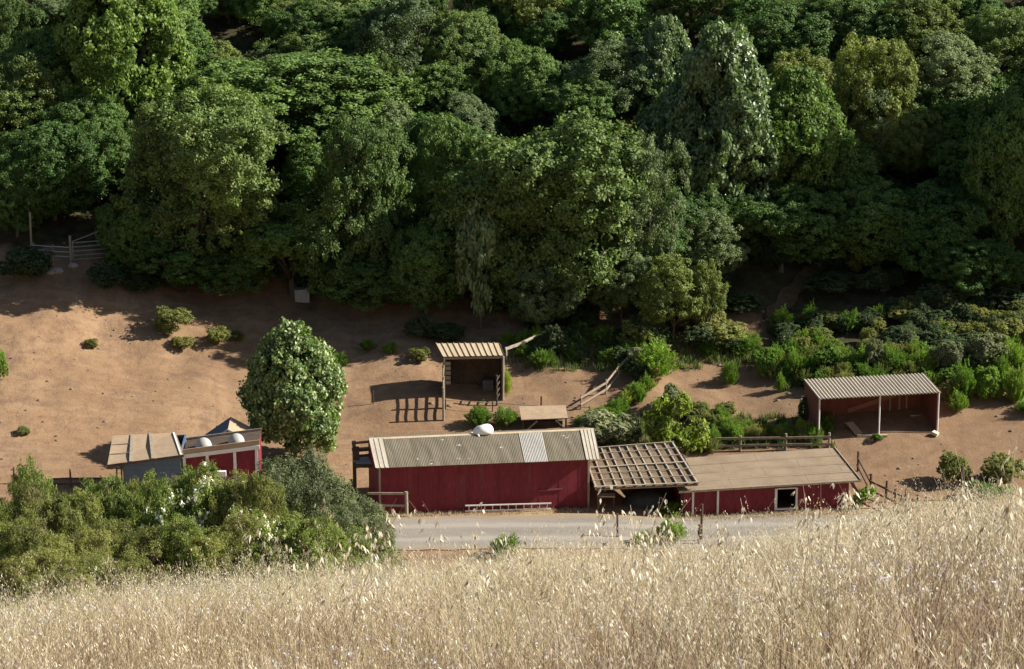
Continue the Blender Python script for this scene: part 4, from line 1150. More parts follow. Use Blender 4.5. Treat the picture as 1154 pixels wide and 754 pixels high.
# ------------------------------------------------------------------ trees (photograph centre and half sizes of each crown)
TREES = [
 # cx, cy, rx, ry, kind, label
 (232, 206, 92, 92, 'oak', 'broad olive green oak above the shaded dirt, right of the field gate'),
 (408, 236, 66, 92, 'oak', 'rounded olive oak directly above the pale leafy tree by the barn'),
 (622, 232, 112, 116, 'oak', 'largest olive oak, behind and above the small striped roof shed'),
 (722, 250, 48, 84, 'oakgrey', 'grey green oak leaning right of the largest olive oak'),
 (700, 318, 40, 44, 'oakgrey', 'low grey green oak bough clump at the right foot of the largest oak'),
 (616, 335, 44, 40, 'oakgrey', 'low dull green thicket tree at the left foot of the largest oak'),
 (345, 112, 117, 62, 'oakgreen', 'wide dense green oak with small bright clumps, above the two olive oaks'),
 (434, 118, 34, 52, 'oak', 'narrow olive oak at the right shoulder of the wide dense green oak'),
 (140, 36, 72, 92, 'freshcone', 'tall bright green leafy tree at the upper left'),
 (38, 116, 52, 48, 'oakyellow', 'yellow green oak at the left edge below the saplings'),
 (458, 62, 62, 66, 'oakgrey', 'grey olive oak with a yellowish top, above the gap right of the wide green oak'),
 (520, 70, 48, 50, 'oak', 'dark olive oak right of the grey olive oak with the yellowish top'),
 (370, 22, 55, 34, 'oak', 'olive oak cut by the top edge, above the wide dense green oak'),
 (296, -12, 42, 40, 'oakgreen', 'dark oak at the top edge shading the clearing'),
 (258, 2, 22, 22, 'oaksmall', 'little tree in the shaded clearing at the top edge'),
 (300, 78, 36, 24, 'oaksmall', 'small grey green tree below the shaded clearing at the top'),
 (238, 72, 30, 26, 'oaksmall', 'small olive tree between the bright leafy tree and the clearing'),
 (598, 22, 46, 46, 'oakyellow', 'yellowish oak at the top edge, left of the bright green top tree'),
 (548, 10, 40, 46, 'oakgreen', 'dark green oak at the top edge left of the yellowish oak'),
 (684, 26, 48, 46, 'poplar', 'bright green tree at the top edge near the middle'),
 (690, 92, 56, 44, 'oakgrey', 'feathery grey green tree just above the largest olive oak'),
 (585, 92, 44, 44, 'oakgreen', 'dark shaded oak in the gap above the left of the largest oak'),
 (746, 78, 42, 64, 'silver', 'dark glossy leafed tree left of the tall glossy spire'),
 (806, 132, 76, 112, 'silver', 'tall glossy leafed spire shaped tree right of centre'),
 (895, 158, 68, 82, 'freshcone', 'fresh green tree sloping down right of the tall glossy spire'),
 (868, 48, 62, 52, 'oakgreen', 'green oak above the fresh green sloping tree'),
 (900, 100, 44, 40, 'oakyellow', 'small yellowish oak wedged above the fresh green sloping tree'),
 (985, 124, 44, 66, 'oakyellow', 'olive yellow oval oak standing clear at the upper right'),
 (960, 36, 52, 42, 'oak', 'olive oak at the top edge above the olive yellow oval oak'),
 (1030, 30, 50, 42, 'oakyellow', 'yellow topped oak at the top edge, upper right'),
 (1062, 92, 62, 52, 'oakgrey', 'grey olive oak over a bare shaded gap at the upper right'),
 (1124, 60, 48, 46, 'oak', 'olive oak near the upper right corner'),
 (1090, 18, 40, 34, 'oakgreen', 'green oak at the top edge close to the right corner'),
 (1138, 190, 62, 100, 'oakgreen', 'tall shaded green tree filling the right edge'),
 (1112, 118, 36, 40, 'poplar', 'small fresh green tree above the shaded right edge tree'),
 (880, 256, 58, 48, 'oakgreen', 'shaded dark oak below the tall glossy spire'),
 (800, 282, 46, 42, 'oakgrey', 'shaded grey green low oak left of the shaded dark oak'),
 (968, 250, 56, 48, 'oakgreen', 'shaded dark tree above the upper end of the dirt path'),
 (1050, 258, 62, 50, 'oakgreen', 'shaded dark tree below the bare gap at the right'),
 (1100, 300, 50, 34, 'oakgreen', 'shaded low dark tree near the right edge above the lit bushes'),
 (62, 190, 62, 56, 'oakgreen', 'shaded dark tree above the field gate'),
 (20, 215, 40, 50, 'oakgreen', 'shaded dark tree at the left edge behind the thin pale pole'),
 (118, 175, 42, 44, 'oakgreen', 'shaded dark tree between the yellow green oak and the broad olive oak'),
 (150, 262, 40, 44, 'oakgreen', 'dark low tree just right of the grey field gate'),
 (510, 215, 44, 84, 'oakgreen', 'dark shaded tree in the hollow left of the largest oak'),
 (480, 300, 46, 52, 'oakgreen', 'dark shaded low tree left of the glossy sapling'),
 (330, 280, 66, 52, 'oakgreen', 'dark shaded low tree between the two front olive oaks'),
 (196, 288, 58, 34, 'oakgreen', 'dark low tree under the left of the broad olive oak'),
 (262, 296, 54, 32, 'oakgreen', 'dark low tree under the right of the broad olive oak'),
 (420, 312, 56, 36, 'oakgreen', 'dark low thicket tree below the rounded olive oak'),
 (180, 20, 44, 44, 'oakgreen', 'green oak behind the tall bright leafy tree'),
 (60, 8, 50, 30, 'oakgrey', 'dull grey green tree at the top left behind the saplings'),
 (5, 30, 34, 50, 'oak', 'olive oak in the top left corner'),
 (450, 6, 50, 30, 'oakgreen', 'dark green oak at the top edge above the grey olive oak'),
 (780, 10, 60, 38, 'oak', 'olive oak at the top edge above the tall glossy spire'),
 (640, 120, 48, 40, 'oakgreen', 'dark oak hidden behind the crown top of the largest oak'),
]
FRONT = {150: 306, 232: 328, 408: 334}
for cx, cy, rx, ry, kind, lab in TREES:
    tree(cx, cy, rx * 1.1, ry * 1.06, kind, lab, k=.96 if cy > 150 else 1.02, base=FRONT.get(cx), name='poplar_tree' if kind in ('poplar', 'freshcone') else ('leafy_tree' if kind == 'silver' else 'oak_tree'))
tree(542, 290, 30, 66, 'silversmall', 'slim young tree with shining pale leaves left of the largest oak', base=372, name='leafy_tree')
tree(758, 330, 40, 38, 'oaksmall', 'small round yellowish oak with a bare trunk beside the bank', base=388, name='oak_tree', v=0)
tree(798, 330, 22, 32, 'oaksmall', 'little leaning oak touching the right of the small round oak', base=388, name='oak_tree', v=0)
tree(228, 0, 24, 22, 'oakgreen', 'slender tree with a white trunk in the shaded clearing at the top', base=40, trunk=PALE_TRUNK, name='slender_tree')
tree(332, 437, 65, 83, 'hero', 'full round leafed tree with glossy pale leaves beside the red barn', base=517, name='leafy_tree')
tree(756, 474, 34, 42, 'sapling', 'young bright leafy tree rising behind the lattice roof', base=516, name='young_tree')
# bright saplings
for i, (cx, cy, rx, ry) in enumerate(((12, 45, 12, 24), (30, 36, 11, 22), (48, 38, 12, 24), (64, 36, 10, 22))):
    tree(cx, cy, rx * 1.2, ry * 1.1, 'sapling', 'bright yellow green sapling in a row at the upper left edge', base=cy + 15, name='sapling', group='yellow saplings at the upper left')
# wood beyond the top edge and beyond both sides of the frame
g2 = random.Random(77)
def far_oak(x, y, R, H, kind, label, group):
    p = Vector((x, y, float(terrain(x, y)) - .05))
    place_crown('oak_tree', p, R, H * .5, H * .56, kind, label, 'tree', group)
for y in (239, 248, 259, 272, 286, 300):
    x = -70 + g2.uniform(0, 5)
    while x < 75:
        far_oak(x, y + g2.uniform(-4, 4), g2.uniform(4.2, 6.2), g2.uniform(7, 10), g2.choice(('oak', 'oakgreen', 'oakgrey')), 'oak of the upper wood beyond the top edge', 'oaks of the wood above the frame')
        x += g2.uniform(8, 11)
for sx in (-1, 1):
    for y in (206, 216, 227, 238):
        for k in range(3):
            x = sx * (.19 * y + 3.5 + k * 9 + g2.uniform(0, 3))
            far_oak(x, y + g2.uniform(-2, 2), g2.uniform(4.5, 6.2), g2.uniform(7, 9), g2.choice(('oak', 'oakgreen')), 'oak of the wood beyond the side of the frame', 'oaks beside the frame')
# taller trees beyond the right edge that shade the lower right of the wood
for x, y, R, H in ((45, 199, 5.5, 18), (50, 202, 6, 19), (46, 205, 5.5, 15), (54, 199, 5.5, 20), (58, 203, 6.5, 20), (64, 200, 6.5, 20), (42.5, 202, 4.5, 16), (70, 204, 7, 20)):
    far_oak(x, y, R, H, 'oakgreen', 'tall oak beyond the right edge shading the bank', 'tall oaks right of the frame')
# crowns that close the canopy between the trees above
for i in range(64):
    px_, py_ = g2.uniform(-20, 1175), g2.uniform(70, 320)
    if 215 < px_ < 325 and py_ < 95: continue
    if px_ < 160 and py_ > 200: continue
    if px_ > 800 and py_ > 265: continue
    if px_ > 1020 and 120 < py_ < 190: continue
    r_ = g2.uniform(32, 54)
    tree(px_, py_ - r_ * .9, r_ * 1.15, r_, g2.choice(('oak', 'oakgreen', 'oakgrey', 'oakgreen')), 'oak mostly hidden behind the crowns in front of it', k=.92, name='oak_tree', group='half hidden oaks of the wood')

# ------------------------------------------------------------------ understorey filling the wood floor
k = 0
for i in range(300):
    px_, py_ = g2.uniform(-20, 1175), g2.uniform(120, 385)
    if py_ > 322 and px_ < 470: continue
    if 220 < px_ < 320 and py_ < 60: continue
    if px_ < 150 and py_ > 215: continue
    if 820 < px_ < 985 and abs(py_ - (410 - (px_ - 846) * 1.15)) < 13: continue
    right = px_ > 800 and py_ > 230
    lab = ('shaded shrub on the slope at the right beside the dirt path', 'shrubs on the shaded right slope') if right else ('dark shrub under the trees of the wood', 'shrubs under the trees')
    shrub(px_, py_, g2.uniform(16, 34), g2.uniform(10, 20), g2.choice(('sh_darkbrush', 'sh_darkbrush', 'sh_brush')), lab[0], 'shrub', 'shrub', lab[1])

# ------------------------------------------------------------------ bushes one can point to
SHRUBS = [
 (193, 358, 22, 17, 'sh_brush', 'largest bush on the bare dirt slope at the shadow edge'),
 (206, 384, 14, 7, 'sh_brush', 'low bush just below the largest bush on the dirt slope'),
 (247, 377, 15, 11, 'sh_brush', 'bush right of the largest one on the dirt slope'),
 (268, 377, 9, 6, 'sh_brush', 'small low bush at the right end of the dirt slope mounds'),
 (103, 386, 8, 6, 'sh_brush', 'tiny bush alone on the left of the dirt slope'),
 (27, 484, 9, 5, 'sh_brush', 'small grey tuft on the bare dirt at the far left'),
 (0, 405, 13, 26, 'sh_brushgreen', 'green bush cut by the left edge on the dirt slope'),
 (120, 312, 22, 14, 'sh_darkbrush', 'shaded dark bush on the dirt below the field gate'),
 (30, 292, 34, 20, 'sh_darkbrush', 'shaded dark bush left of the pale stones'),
 (382, 404, 12, 9, 'fe_green', 'green clump at the right shoulder of the pale leafy tree'),
 (414, 388, 13, 7, 'fe_green', 'left weed clump along the shade line above the rail shadows'),
 (440, 391, 10, 7, 'fe_green', 'middle weed clump along the shade line above the rail shadows'),
 (472, 398, 13, 9, 'sh_brush', 'dull weed clump just left of the small striped roof shed'),
 (540, 468, 20, 13, 'fe_green', 'left half of the green bush pair behind the barn ridge'),
 (570, 468, 16, 12, 'fe_green', 'right half of the green bush pair behind the barn ridge'),
 (571, 428, 7, 18, 'fe_lime', 'upright lime weeds against the right wall of the small shed'),
 (682, 484, 44, 26, 'sh_sage', 'round grey green bush rising behind the right end of the barn'),
 (755, 448, 17, 20, 'sh_sage', 'grey green upright top of growth behind the young leafy tree'),
 (740, 404, 32, 22, 'fe_green', 'bright green bush at the top of the slanting bleached fence'),
 (718, 402, 15, 13, 'sh_sage', 'pale leaved sprig bush at the upper end of the slanting fence'),
 (822, 419, 11, 16, 'fe_green', 'lone young green bush on the right dirt patch'),
 (879, 430, 8, 12, 'fe_green', 'smaller young bush on dirt left of the open fronted shelter'),
 (862, 404, 16, 18, 'sh_brushgreen', 'upright bush beside the foot of the dirt path'),
 (897, 410, 15, 18, 'fe_green', 'second upright bush right of the foot of the dirt path'),
 (930, 404, 20, 16, 'sh_brushgreen', 'green bush above the left corner of the ribbed shelter roof'),
 (958, 410, 18, 14, 'fe_green', 'feathery green bush above the ribbed shelter roof, second from its left'),
 (986, 397, 13, 20, 'sh_sage', 'tall greyish bush standing up behind the middle of the ribbed roof'),
 (1010, 406, 22, 15, 'fe_green', 'bright feathery bush right of the tall greyish bush'),
 (1040, 408, 20, 16, 'fe_green', 'bright feathery bush above the right end of the ribbed roof'),
 (1068, 402, 22, 24, 'sh_sage', 'pale grey green bush left of the biggest silvery bush at the right'),
 (1110, 393, 27, 24, 'sh_sage', 'biggest silvery grey bush at the right above the lit green ones'),
 (1142, 398, 20, 18, 'fe_green', 'lit green bush between the silvery bush and the right edge'),
 (1085, 430, 20, 22, 'fe_green', 'lit green bush right of the open fronted shelter'),
 (1114, 428, 19, 21, 'sh_brushgreen', 'rounded bright bush below the biggest silvery bush'),
 (1144, 430, 18, 22, 'fe_green', 'lit feathery bush at the right edge over the dirt'),
 (1078, 452, 16, 12, 'fe_green', 'low lit weeds by the right wall of the open fronted shelter'),
 (908, 462, 10, 16, 'sh_darkbrush', 'dark shrub at the left wall of the open fronted shelter'),
 (990, 492, 8, 5, 'sh_brushgreen', 'little weed tuft at the middle post of the open fronted shelter'),
 (1074, 525, 20, 20, 'sh_brush', 'green bush casting a long shadow on the right dirt'),
 (1132, 527, 27, 18, 'sh_brush', 'wide bush at the right edge beyond the oat grass'),
 (1108, 553, 30, 12, 'sh_brushgreen', 'low green growth under the wide bush at the right edge'),
 (972, 558, 14, 14, 'sh_brushgreen', 'green weeds at the right end wall of the stable'),
 (570, 614, 20, 15, 'fe_green', 'small green bush at the near road edge below the ladder'),
 (756, 598, 24, 16, 'fe_green', 'green bush at the near road edge below the lattice lean-to'),
 (726, 606, 16, 9, 'fe_green', 'low dark green bush touching the left of the lattice side road bush'),
 (760, 572, 26, 6, 'fe_lime', 'low lime weeds at the open front of the lattice lean-to'),
 (640, 305, 12, 10, 'fe_green', 'green sprig under the boughs of the largest oak'),
]
for cx, cy, rx, ry, kind, lab in SHRUBS:
    shrub(cx, cy, rx, ry, kind, lab, 'bush', 'bush')
# green tangle behind the stable and along the bank: each clump a plant
for i in range(26):
    t_ = i / 25
    cx, cy = 800 + 128 * t_, 486 + g2.uniform(-9, 6)
    shrub(cx, cy, g2.uniform(8, 14), g2.uniform(7, 12), g2.choice(('fe_green', 'fe_lime', 'fe_brush')), 'weedy green clump along the timber fence behind the tan felt roof', 'weed_clump', 'weeds', 'weed clumps behind the stable')
for i in range(26):
    t_ = g2.random()
    cx, cy = 655 + 75 * t_ + g2.uniform(-4, 12), 474 - 52 * t_ + g2.uniform(2, 14)
    shrub(cx, cy, g2.uniform(9, 15), g2.uniform(7, 12), g2.choice(('fe_green', 'fe_lime', 'fe_green')), 'bright grassy clump on the bank below the slanting bleached fence', 'weed_clump', 'weeds', 'grassy clumps on the bank')
for i in range(24):
    cx, cy = g2.uniform(770, 830), g2.uniform(458, 500)
    shrub(cx, cy, g2.uniform(10, 16), g2.uniform(8, 13), g2.choice(('fe_green', 'fe_brush', 'sh_brush')), 'tangled green clump between the young leafy tree and the stable', 'weed_clump', 'weeds', 'tangled clumps behind the lean-to')
for i in range(70):
    cx, cy = g2.uniform(572, 850), g2.uniform(372, 416)
    if cy > 398 and (cx < 600 or cx > 770): continue
    if 600 < cx < 690 and cy > 402: continue
    shrub(cx, cy, g2.uniform(9, 18), g2.uniform(6, 11), g2.choice(('fe_green', 'fe_green', 'sh_darkbrush')), 'shaded green clump along the foot of the wood right of the small shed', 'weed_clump', 'weeds', 'green clumps at the foot of the wood')
for i in range(60):
    cx, cy = g2.uniform(845, 1160), g2.uniform(352, 400)
    if cx < 880 and cy < 395: continue
    shrub(cx, cy, g2.uniform(10, 20), g2.uniform(8, 14), g2.choice(('sh_darkbrush', 'sh_brush', 'fe_green')), 'half shaded clump behind the row of lit bushes at the right', 'weed_clump', 'weeds', 'clumps behind the lit bushes')

for i in range(95):
    cx, cy = g2.uniform(868, 1172), g2.uniform(392, 432)
    if cx > 1062: cy = g2.uniform(392, 462)
    if cx < 905 and cy > 418: continue
    shrub(cx, cy, g2.uniform(9, 17), g2.uniform(8, 14), g2.choice(('fe_green', 'fe_green', 'sh_brushgreen', 'fe_brush')), 'bright green clump of the leafy bank round the open fronted shelter', 'weed_clump', 'weeds', 'green clumps on the bank by the shelter')
for i in range(40):
    cx, cy = g2.uniform(1000, 1175), g2.uniform(335, 385)
    shrub(cx, cy, g2.uniform(12, 22), g2.uniform(9, 16), g2.choice(('sh_darkbrush', 'sh_brush', 'sh_darkbrush')), 'half shaded clump behind the row of lit bushes at the right', 'weed_clump', 'weeds', 'clumps behind the lit bushes')

# ------------------------------------------------------------------ roadside bushes on the near hillside, left
FG = [
 # cx, top, half width, distance, kind, label
 (12, 520, 42, 60, 'fg_green', 'green broom like bush with pale blossom at the left edge, near hillside'),
 (62, 536, 46, 56, 'fg_brush', 'olive broom bush second from the left edge on the near hillside'),
 (112, 546, 44, 58, 'fg_green', 'yellow green broom bush below the dark field fence'),
 (164, 526, 36, 58, 'fg_green', 'fresh green bush in front of the blue grey shed'),
 (206, 524, 42, 57, 'fg_flower', 'leafy bush with white flowers in front of the red stall'),
 (252, 515, 50, 59, 'fg_flower', 'broadest leafy bush dotted with white flowers, left of the sage bush'),
 (334, 490, 60, 62, 'fg_sage', 'tall grey green sage bush at the foot of the pale leafy tree'),
 (396, 546, 44, 58, 'fg_sage', 'smaller grey green bush at the left corner of the barn'),
 (222, 530, 40, 60, 'fg_green', 'green bush between the two flowering bushes before the red stall'),
 (285, 520, 38, 57, 'fg_brush', 'olive bush filling the gap left of the tall sage bush'),
 (178, 528, 40, 61, 'fg_brush', 'olive bush hiding the foot of the blue grey shed'),
 (290, 558, 36, 55, 'fg_flower', 'small leafy bush with few white flowers below the sage bush'),
 (412, 590, 34, 54, 'fg_green', 'low green bush at the road end of the hedge'),
 (20, 580, 46, 50, 'fg_brush', 'lower olive brush at the left edge just over the dry grass'),
 (82, 590, 44, 51, 'fg_brush', 'lower brownish brush left of centre of the hedge foot'),
 (140, 584, 46, 52, 'fg_brush', 'lower olive brush with dead twigs under the yellow green broom'),
 (196, 588, 44, 52, 'fg_green', 'lower green brush under the flowering bushes, left one'),
 (254, 584, 46, 52, 'fg_brush', 'lower green brush under the flowering bushes, right one'),
 (314, 584, 46, 52, 'fg_green', 'lower green brush below the tall sage bush'),
 (368, 592, 42, 52, 'fg_green', 'lower green brush near the right end of the hedge'),
 (45, 620, 44, 46, 'fg_brush', 'lowest olive brush at the grass edge on the far left'),
 (120, 622, 44, 47, 'fg_brush', 'lowest olive brush at the grass edge below the dead twigs'),
 (-50, 540, 50, 56, 'fg_brush', 'olive brush beyond the left edge'),
 (-60, 580, 50, 50, 'fg_green', 'green brush beyond the left edge'),
]
for cx, top, rx, Y, kind, lab in FG:
    q = at_y(cx, top, Y); g_ = float(terrain(q.x, Y)); s_ = scale_at(q)
    R = rx / s_ * 1.42; RZ = (q.z - g_) / 2 * .99
    place_crown('roadside_bush', Vector((q.x, Y, g_)), R, RZ, RZ * .98, kind, lab, 'bush', None, random.choice(STEM), 'foliage', 'stem')

# ------------------------------------------------------------------ small tufts along the barn foot and on the dirt
def tuft_field(name, pts, hmin, hmax, n_per, mat, seed, wid=.012):
    g = np.random.default_rng(seed)
    P = np.repeat(np.array(pts), n_per, 0); n = len(P)
    P = P + np.concatenate([g.normal(size=(n, 2)) * .12, np.zeros((n, 1))], 1)
    P[:, 2] = terrain(P[:, 0], P[:, 1]) + (.05 if False else 0)
    V, Q, tt = blades(P, g.uniform(hmin, hmax, n), g, wid, .5)
    me = np_mesh(name, V, Q, mat, tt)
    o = bpy.data.objects.new(name, me); COL.objects.link(o); o['kind'] = 'stuff'
    return o

def blades(P, H, g, wid, bend, lv=(0, .4, .75, 1.0), tint=None):
    n = len(P); a = g.uniform(0, 6.283, n); ld = np.stack([np.cos(a), np.sin(a), np.zeros(n)], 1)
    fa = g.uniform(0, 6.283, n); fd = np.stack([np.cos(fa), np.sin(fa), np.zeros(n)], 1)
    bn = (bend * g.uniform(.1, 1.0, n) * H)[:, None]
    lev = []
    for t in lv:
        c = P + np.array([0, 0, 1.0]) * (H * t)[:, None] * (1 - .12 * t * t) + ld * bn * t * t
        w = wid * (1 - .8 * t) * .5
        lev += [c - fd * w, c + fd * w]
    V = np.stack(lev, 1)
    k = len(lv) * 2
    V = V.reshape(-1, 3)
    base = np.arange(n)[:, None] * k
    Q = np.concatenate([base + np.array([[2 * i, 2 * i + 1, 2 * i + 3, 2 * i + 2]]) for i in range(len(lv) - 1)], 1).reshape(-1, 4)
    tt = np.repeat(g.uniform(size=n) if tint is None else tint, len(lv) - 1)
    return V, Q, tt

pts = []
for i in range(300):
    u = random.random()
    if .40 < u < .83 and random.random() < .8: continue
    wpt = BARN.world((-.4 + u * 13.2, -random.uniform(.05, .8), 0)); pts.append((wpt.x, wpt.y, 0))
for i in range(420):
    wpt = STB.world((random.uniform(-6.5, 5.5), -random.uniform(.05, 1.1), 0)); pts.append((wpt.x, wpt.y, 0))
for i in range(500):
    xx = random.uniform(-9, 18); pts.append((xx, 154.9 + .155 * min(max(xx + 8, 0), 22) - abs(random.gauss(0, .5)), 0))
tuft_field('dry_verge_grass', pts, .06, .24, 8, M['straw'], 51, .03)
pts = []
for i in range(260):
    q = at(random.uniform(575, 850), random.uniform(384, 418), 0, 150); pts.append((q.x, q.y, 0))
for i in range(300):
    q = at(random.uniform(880, 1154), random.uniform(398, 440), 0, 150); pts.append((q.x, q.y, 0))
for i in range(300):
    q = at(random.uniform(690, 940), random.uniform(470, 505), 0, 150); pts.append((q.x, q.y, 0))
tuft_field('green_ground_cover', pts, .2, .7, 22, M['weed'], 52, .05)
pts = []
for i in range(110):
    q = at(random.uniform(-10, 900), random.uniform(360, 560), 0, 150)
    pts.append((q.x, q.y, 0))
tuft_field('sparse_dry_tufts', pts, .05, .2, 5, M['straw'], 53, .02)

gs_ = np.random.default_rng(91); VV, QQ = [], []
cube = np.array([(-1, -1, -1), (1, -1, -1), (1, 1, -1), (-1, 1, -1), (-.6, -.6, .8), (.6, -.6, .8), (.6, .6, .8), (-.6, .6, .8)], float)
cf_ = np.array([(0, 3, 2, 1), (4, 5, 6, 7), (0, 1, 5, 4), (1, 2, 6, 5), (2, 3, 7, 6), (3, 0, 4, 7)])
for i in range(900):
    q = at(gs_.uniform(-10, 1165), gs_.uniform(345, 575), 0, 150); r_ = .03 + .12 * gs_.uniform() ** 4
    VV.append((cube * gs_.uniform(.7, 1.3, (8, 3)) * r_ * np.array([1.2, 1, .6])) + np.array([q.x, q.y, float(terrain(q.x, q.y))])); QQ.append(cf_ + 8 * i)
me = np_mesh('clods_and_stones', np.concatenate(VV), np.concatenate(QQ), M['clod'])
o = bpy.data.objects.new('clods_and_stones', me); COL.objects.link(o); o['kind'] = 'stuff'

# ------------------------------------------------------------------ dry grass and wild oats of the near hilltop
def field_points(n, g, y0, y1, margin=2.5):
    y = y0 + (y1 - y0) * np.sqrt(g.uniform(((y0 / y1) ** 2), 1, n)) if False else np.sqrt(g.uniform(y0 ** 2, y1 ** 2, n))
    x = g.uniform(-1, 1, n) * (.18 * y * margin + .8)
    return np.stack([x, y, terrain(x, y)], 1)
gg = np.random.default_rng(61)
P = field_points(235000, gg, 6.5, 42)
def patches(P, sc, ph):
    x, y = P[:, 0] * sc, P[:, 1] * sc * .55
    return .5 + .25 * (np.sin(1.7 * x + ph + 1.3 * np.sin(.8 * y + ph)) + np.sin(1.3 * y - .6 * x + 2 * ph + 1.7 * np.sin(.9 * x + 2.3)))
patch, patch2 = patches(P, 1.0, .4), patches(P, 2.3, 2.1)
H = gg.uniform(.2, .56, len(P)) * (.70 + .35 * patch + .25 * patch2)
tint = gg.normal(.40, .21, len(P)) + .42 * (patch - .5) + .26 * (patch2 - .5) + .028 * (P[:, 1] - 17) + .12 * (P[:, 0] < 0) * (P[:, 1] > 19)
tint = np.clip(tint, 0, .97)
tint = np.where(gg.uniform(size=len(P)) < .02 + .05 * (patch2 > .72), 1.0, tint)
V, Q, tt = blades(P, H, gg, .0056, .8, tint=tint)
me = np_mesh('dry_grass', V, Q, M['straw'], tt)
o = bpy.data.objects.new('dry_grass', me); COL.objects.link(o); o['kind'] = 'stuff'

def oats(P, H, g, nsp, slen=.026, sw=.0065, stemw=.0028, droop=.35):
    """stalks with drooping split husks; returns stem and husk geometry"""
    n = len(P); a = g.uniform(0, 6.283, n); ld = np.stack([np.cos(a), np.sin(a), np.zeros(n)], 1)
    bn = (droop * g.uniform(.1, 1, n) * H)[:, None]
    def pt(t, idx): 
        return P[idx] + np.array([0, 0, 1.0]) * (H[idx] * (t - .10 * t ** 3))[:, None] + ld[idx] * bn[idx] * (t ** 2.5)[:, None]
    lev = []; ai = np.arange(n)
    fa = g.uniform(0, 6.283, n); fd = np.stack([np.cos(fa), np.sin(fa), np.zeros(n)], 1)
    lv = (0, .35, .6, .8, .92, 1.0)
    for t in lv:
        c = pt(np.full(n, t), ai); w = stemw * (1 - .5 * t); lev += [c - fd * w * .5, c + fd * w * .5]
    V1 = np.stack(lev, 1).reshape(-1, 3); k = len(lv) * 2
    Q1 = np.concatenate([ai[:, None] * k + np.array([[2 * i, 2 * i + 1, 2 * i + 3, 2 * i + 2]]) for i in range(len(lv) - 1)], 1).reshape(-1, 4)
    t1 = np.repeat(g.uniform(.2, .9, n), len(lv) - 1)
    idx = np.repeat(ai, nsp); m = len(idx)
    t = 1 - .42 * g.uniform(0, 1, m) ** 1.1
    c = pt(t, idx)
    sa = g.uniform(0, 6.283, m); sdv = np.stack([np.cos(sa), np.sin(sa), np.zeros(m)], 1)
    c = c + sdv * (g.uniform(.006, .045, m) * (1.25 - t) * 2.2)[:, None] * (H[idx] / .6)[:, None] - np.array([0, 0, 1]) * g.uniform(0, .025, m)[:, None]
    Vs, Qs = [], []
    for sgn in (-1, 1):
        d = np.array([0, 0, -1.0]) + sdv * g.uniform(-.2, .9, m)[:, None] + np.cross(sdv, [0, 0, 1]) * (sgn * .16) + ld[idx] * .3
        d /= np.linalg.norm(d, axis=1, keepdims=True)
        b = np.cross(d, unit(m, g)); b /= np.linalg.norm(b, axis=1, keepdims=True) + 1e-9
        l = (slen * g.uniform(.7, 1.35, m))[:, None]; w = (sw * g.uniform(.8, 1.3, m))[:, None]
        Vs.append(np.stack([c, c + d * l * .38 + b * w * .5, c + d * l, c + d * l * .38 - b * w * .5], 1).reshape(-1, 3))
    V2 = np.concatenate(Vs); Q2 = np.arange(len(V2)).reshape(-1, 4)
    t2 = np.tile(g.uniform(size=n)[idx] * .6 + g.uniform(size=m) * .4, 2)
    return V1, Q1, t1, V2, Q2, t2
P = field_points(54000, gg, 6.5, 40)
P = P[gg.uniform(size=len(P)) < .15 + .8 * patches(P, 1.4, 5.2)]
H = gg.uniform(.30, .70, len(P)) * (.8 + .35 * patches(P, 1.0, .4)); H = np.where(gg.uniform(size=len(P)) < .03, H * 1.4, H); H = np.where((P[:, 1] > 20) & (gg.uniform(size=len(P)) < .035), gg.uniform(.7, 1.05, len(P)), H)
nearby = P[:, 1] < 9.0
H = np.where(nearby, np.minimum(H, .6), H)
A = oats(P, H, gg, 9, .023, .0058, .0022, .5)
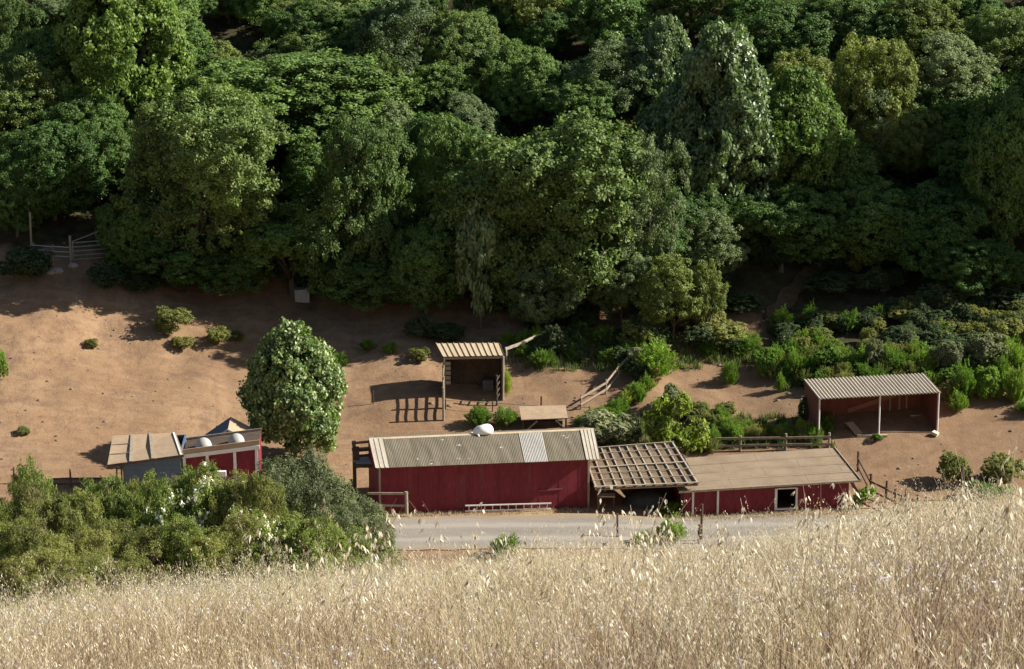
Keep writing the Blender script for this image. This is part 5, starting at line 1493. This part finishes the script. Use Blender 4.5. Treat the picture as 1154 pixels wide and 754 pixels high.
# stalks that stand up in front of the road, the barn and the bushes
TALL = [(524, 556, 14), (532, 582, 12), (541, 588, 13), (640, 560, 12.5), (648, 582, 13), (700, 560, 12), (706, 575, 12.5), (713, 552, 11), (722, 586, 14), (735, 572, 13),
        (372, 560, 11), (378, 572, 11.5), (382, 558, 12), (330, 590, 12), (398, 588, 13), (420, 596, 13), (446, 594, 14), (478, 590, 15), (598, 590, 15), (850, 562, 14), 
        (918, 548, 13), (912, 560, 15), (925, 553, 14), (943, 545, 13), (962, 552, 14), (985, 556, 15), (1010, 560, 15), (1034, 544, 13), (1050, 540, 13), (1062, 548, 12), (1076, 545, 13),
        (1092, 540, 14), (1108, 552, 13), (1128, 548, 13), (1146, 548, 12), (840, 575, 14), (820, 582, 15), (806, 590, 16), (778, 584, 15), (1140, 445, 9.0)]
TP, TH = [], []
for px_, py_, Y in TALL:
    for k in range(2):
        q = at_y(px_ + random.uniform(-5, 5) * k, py_ + 14 * k, Y + random.uniform(-.4, .4) * k); z = float(terrain(q.x, q.y))
        TP.append((q.x, q.y, z)); TH.append(max((q.z - z) / .9, .3))
TP, TH = np.array(TP), np.array(TH)
B = oats(TP, TH, gg, 16, .034, .0105, .0034, .25)
Vs, Qs, ts, mi, off = [], [], [], [], 0
for S in (A, B):
    for Vk, Qk, tk, mk in ((S[0], S[1], S[2], 0), (S[3], S[4], S[5], 1)):
        Vs.append(Vk); Qs.append(Qk + off); ts.append(tk); mi.append(np.full(len(Qk), mk)); off += len(Vk)
me = np_mesh('wild_oats', np.concatenate(Vs), np.concatenate(Qs), None, np.concatenate(ts), [M['straw'], M['oat']], np.concatenate(mi))
o = bpy.data.objects.new('wild_oats', me); COL.objects.link(o); o['kind'] = 'stuff'
# small lilac flowers low in the grass
P = field_points(6200, gg, 7, 26); P[:, 2] += gg.uniform(.3, .5, len(P))
keep = np.sin(P[:, 0] * 1.3 + 2) * np.sin(P[:, 1] * .9 + 1) > .1
P = P[keep]; P = np.repeat(P, 5, 0) + gg.normal(size=(len(P) * 5, 3)) * .008
V, Q, tt = leaves(P, unit(len(P), gg), .015, .012, gg, gg.uniform(size=len(P)))
me = np_mesh('lilac_wildflowers', V, Q, M['lilac'], tt)
o = bpy.data.objects.new('lilac_wildflowers', me); COL.objects.link(o); o['kind'] = 'stuff'
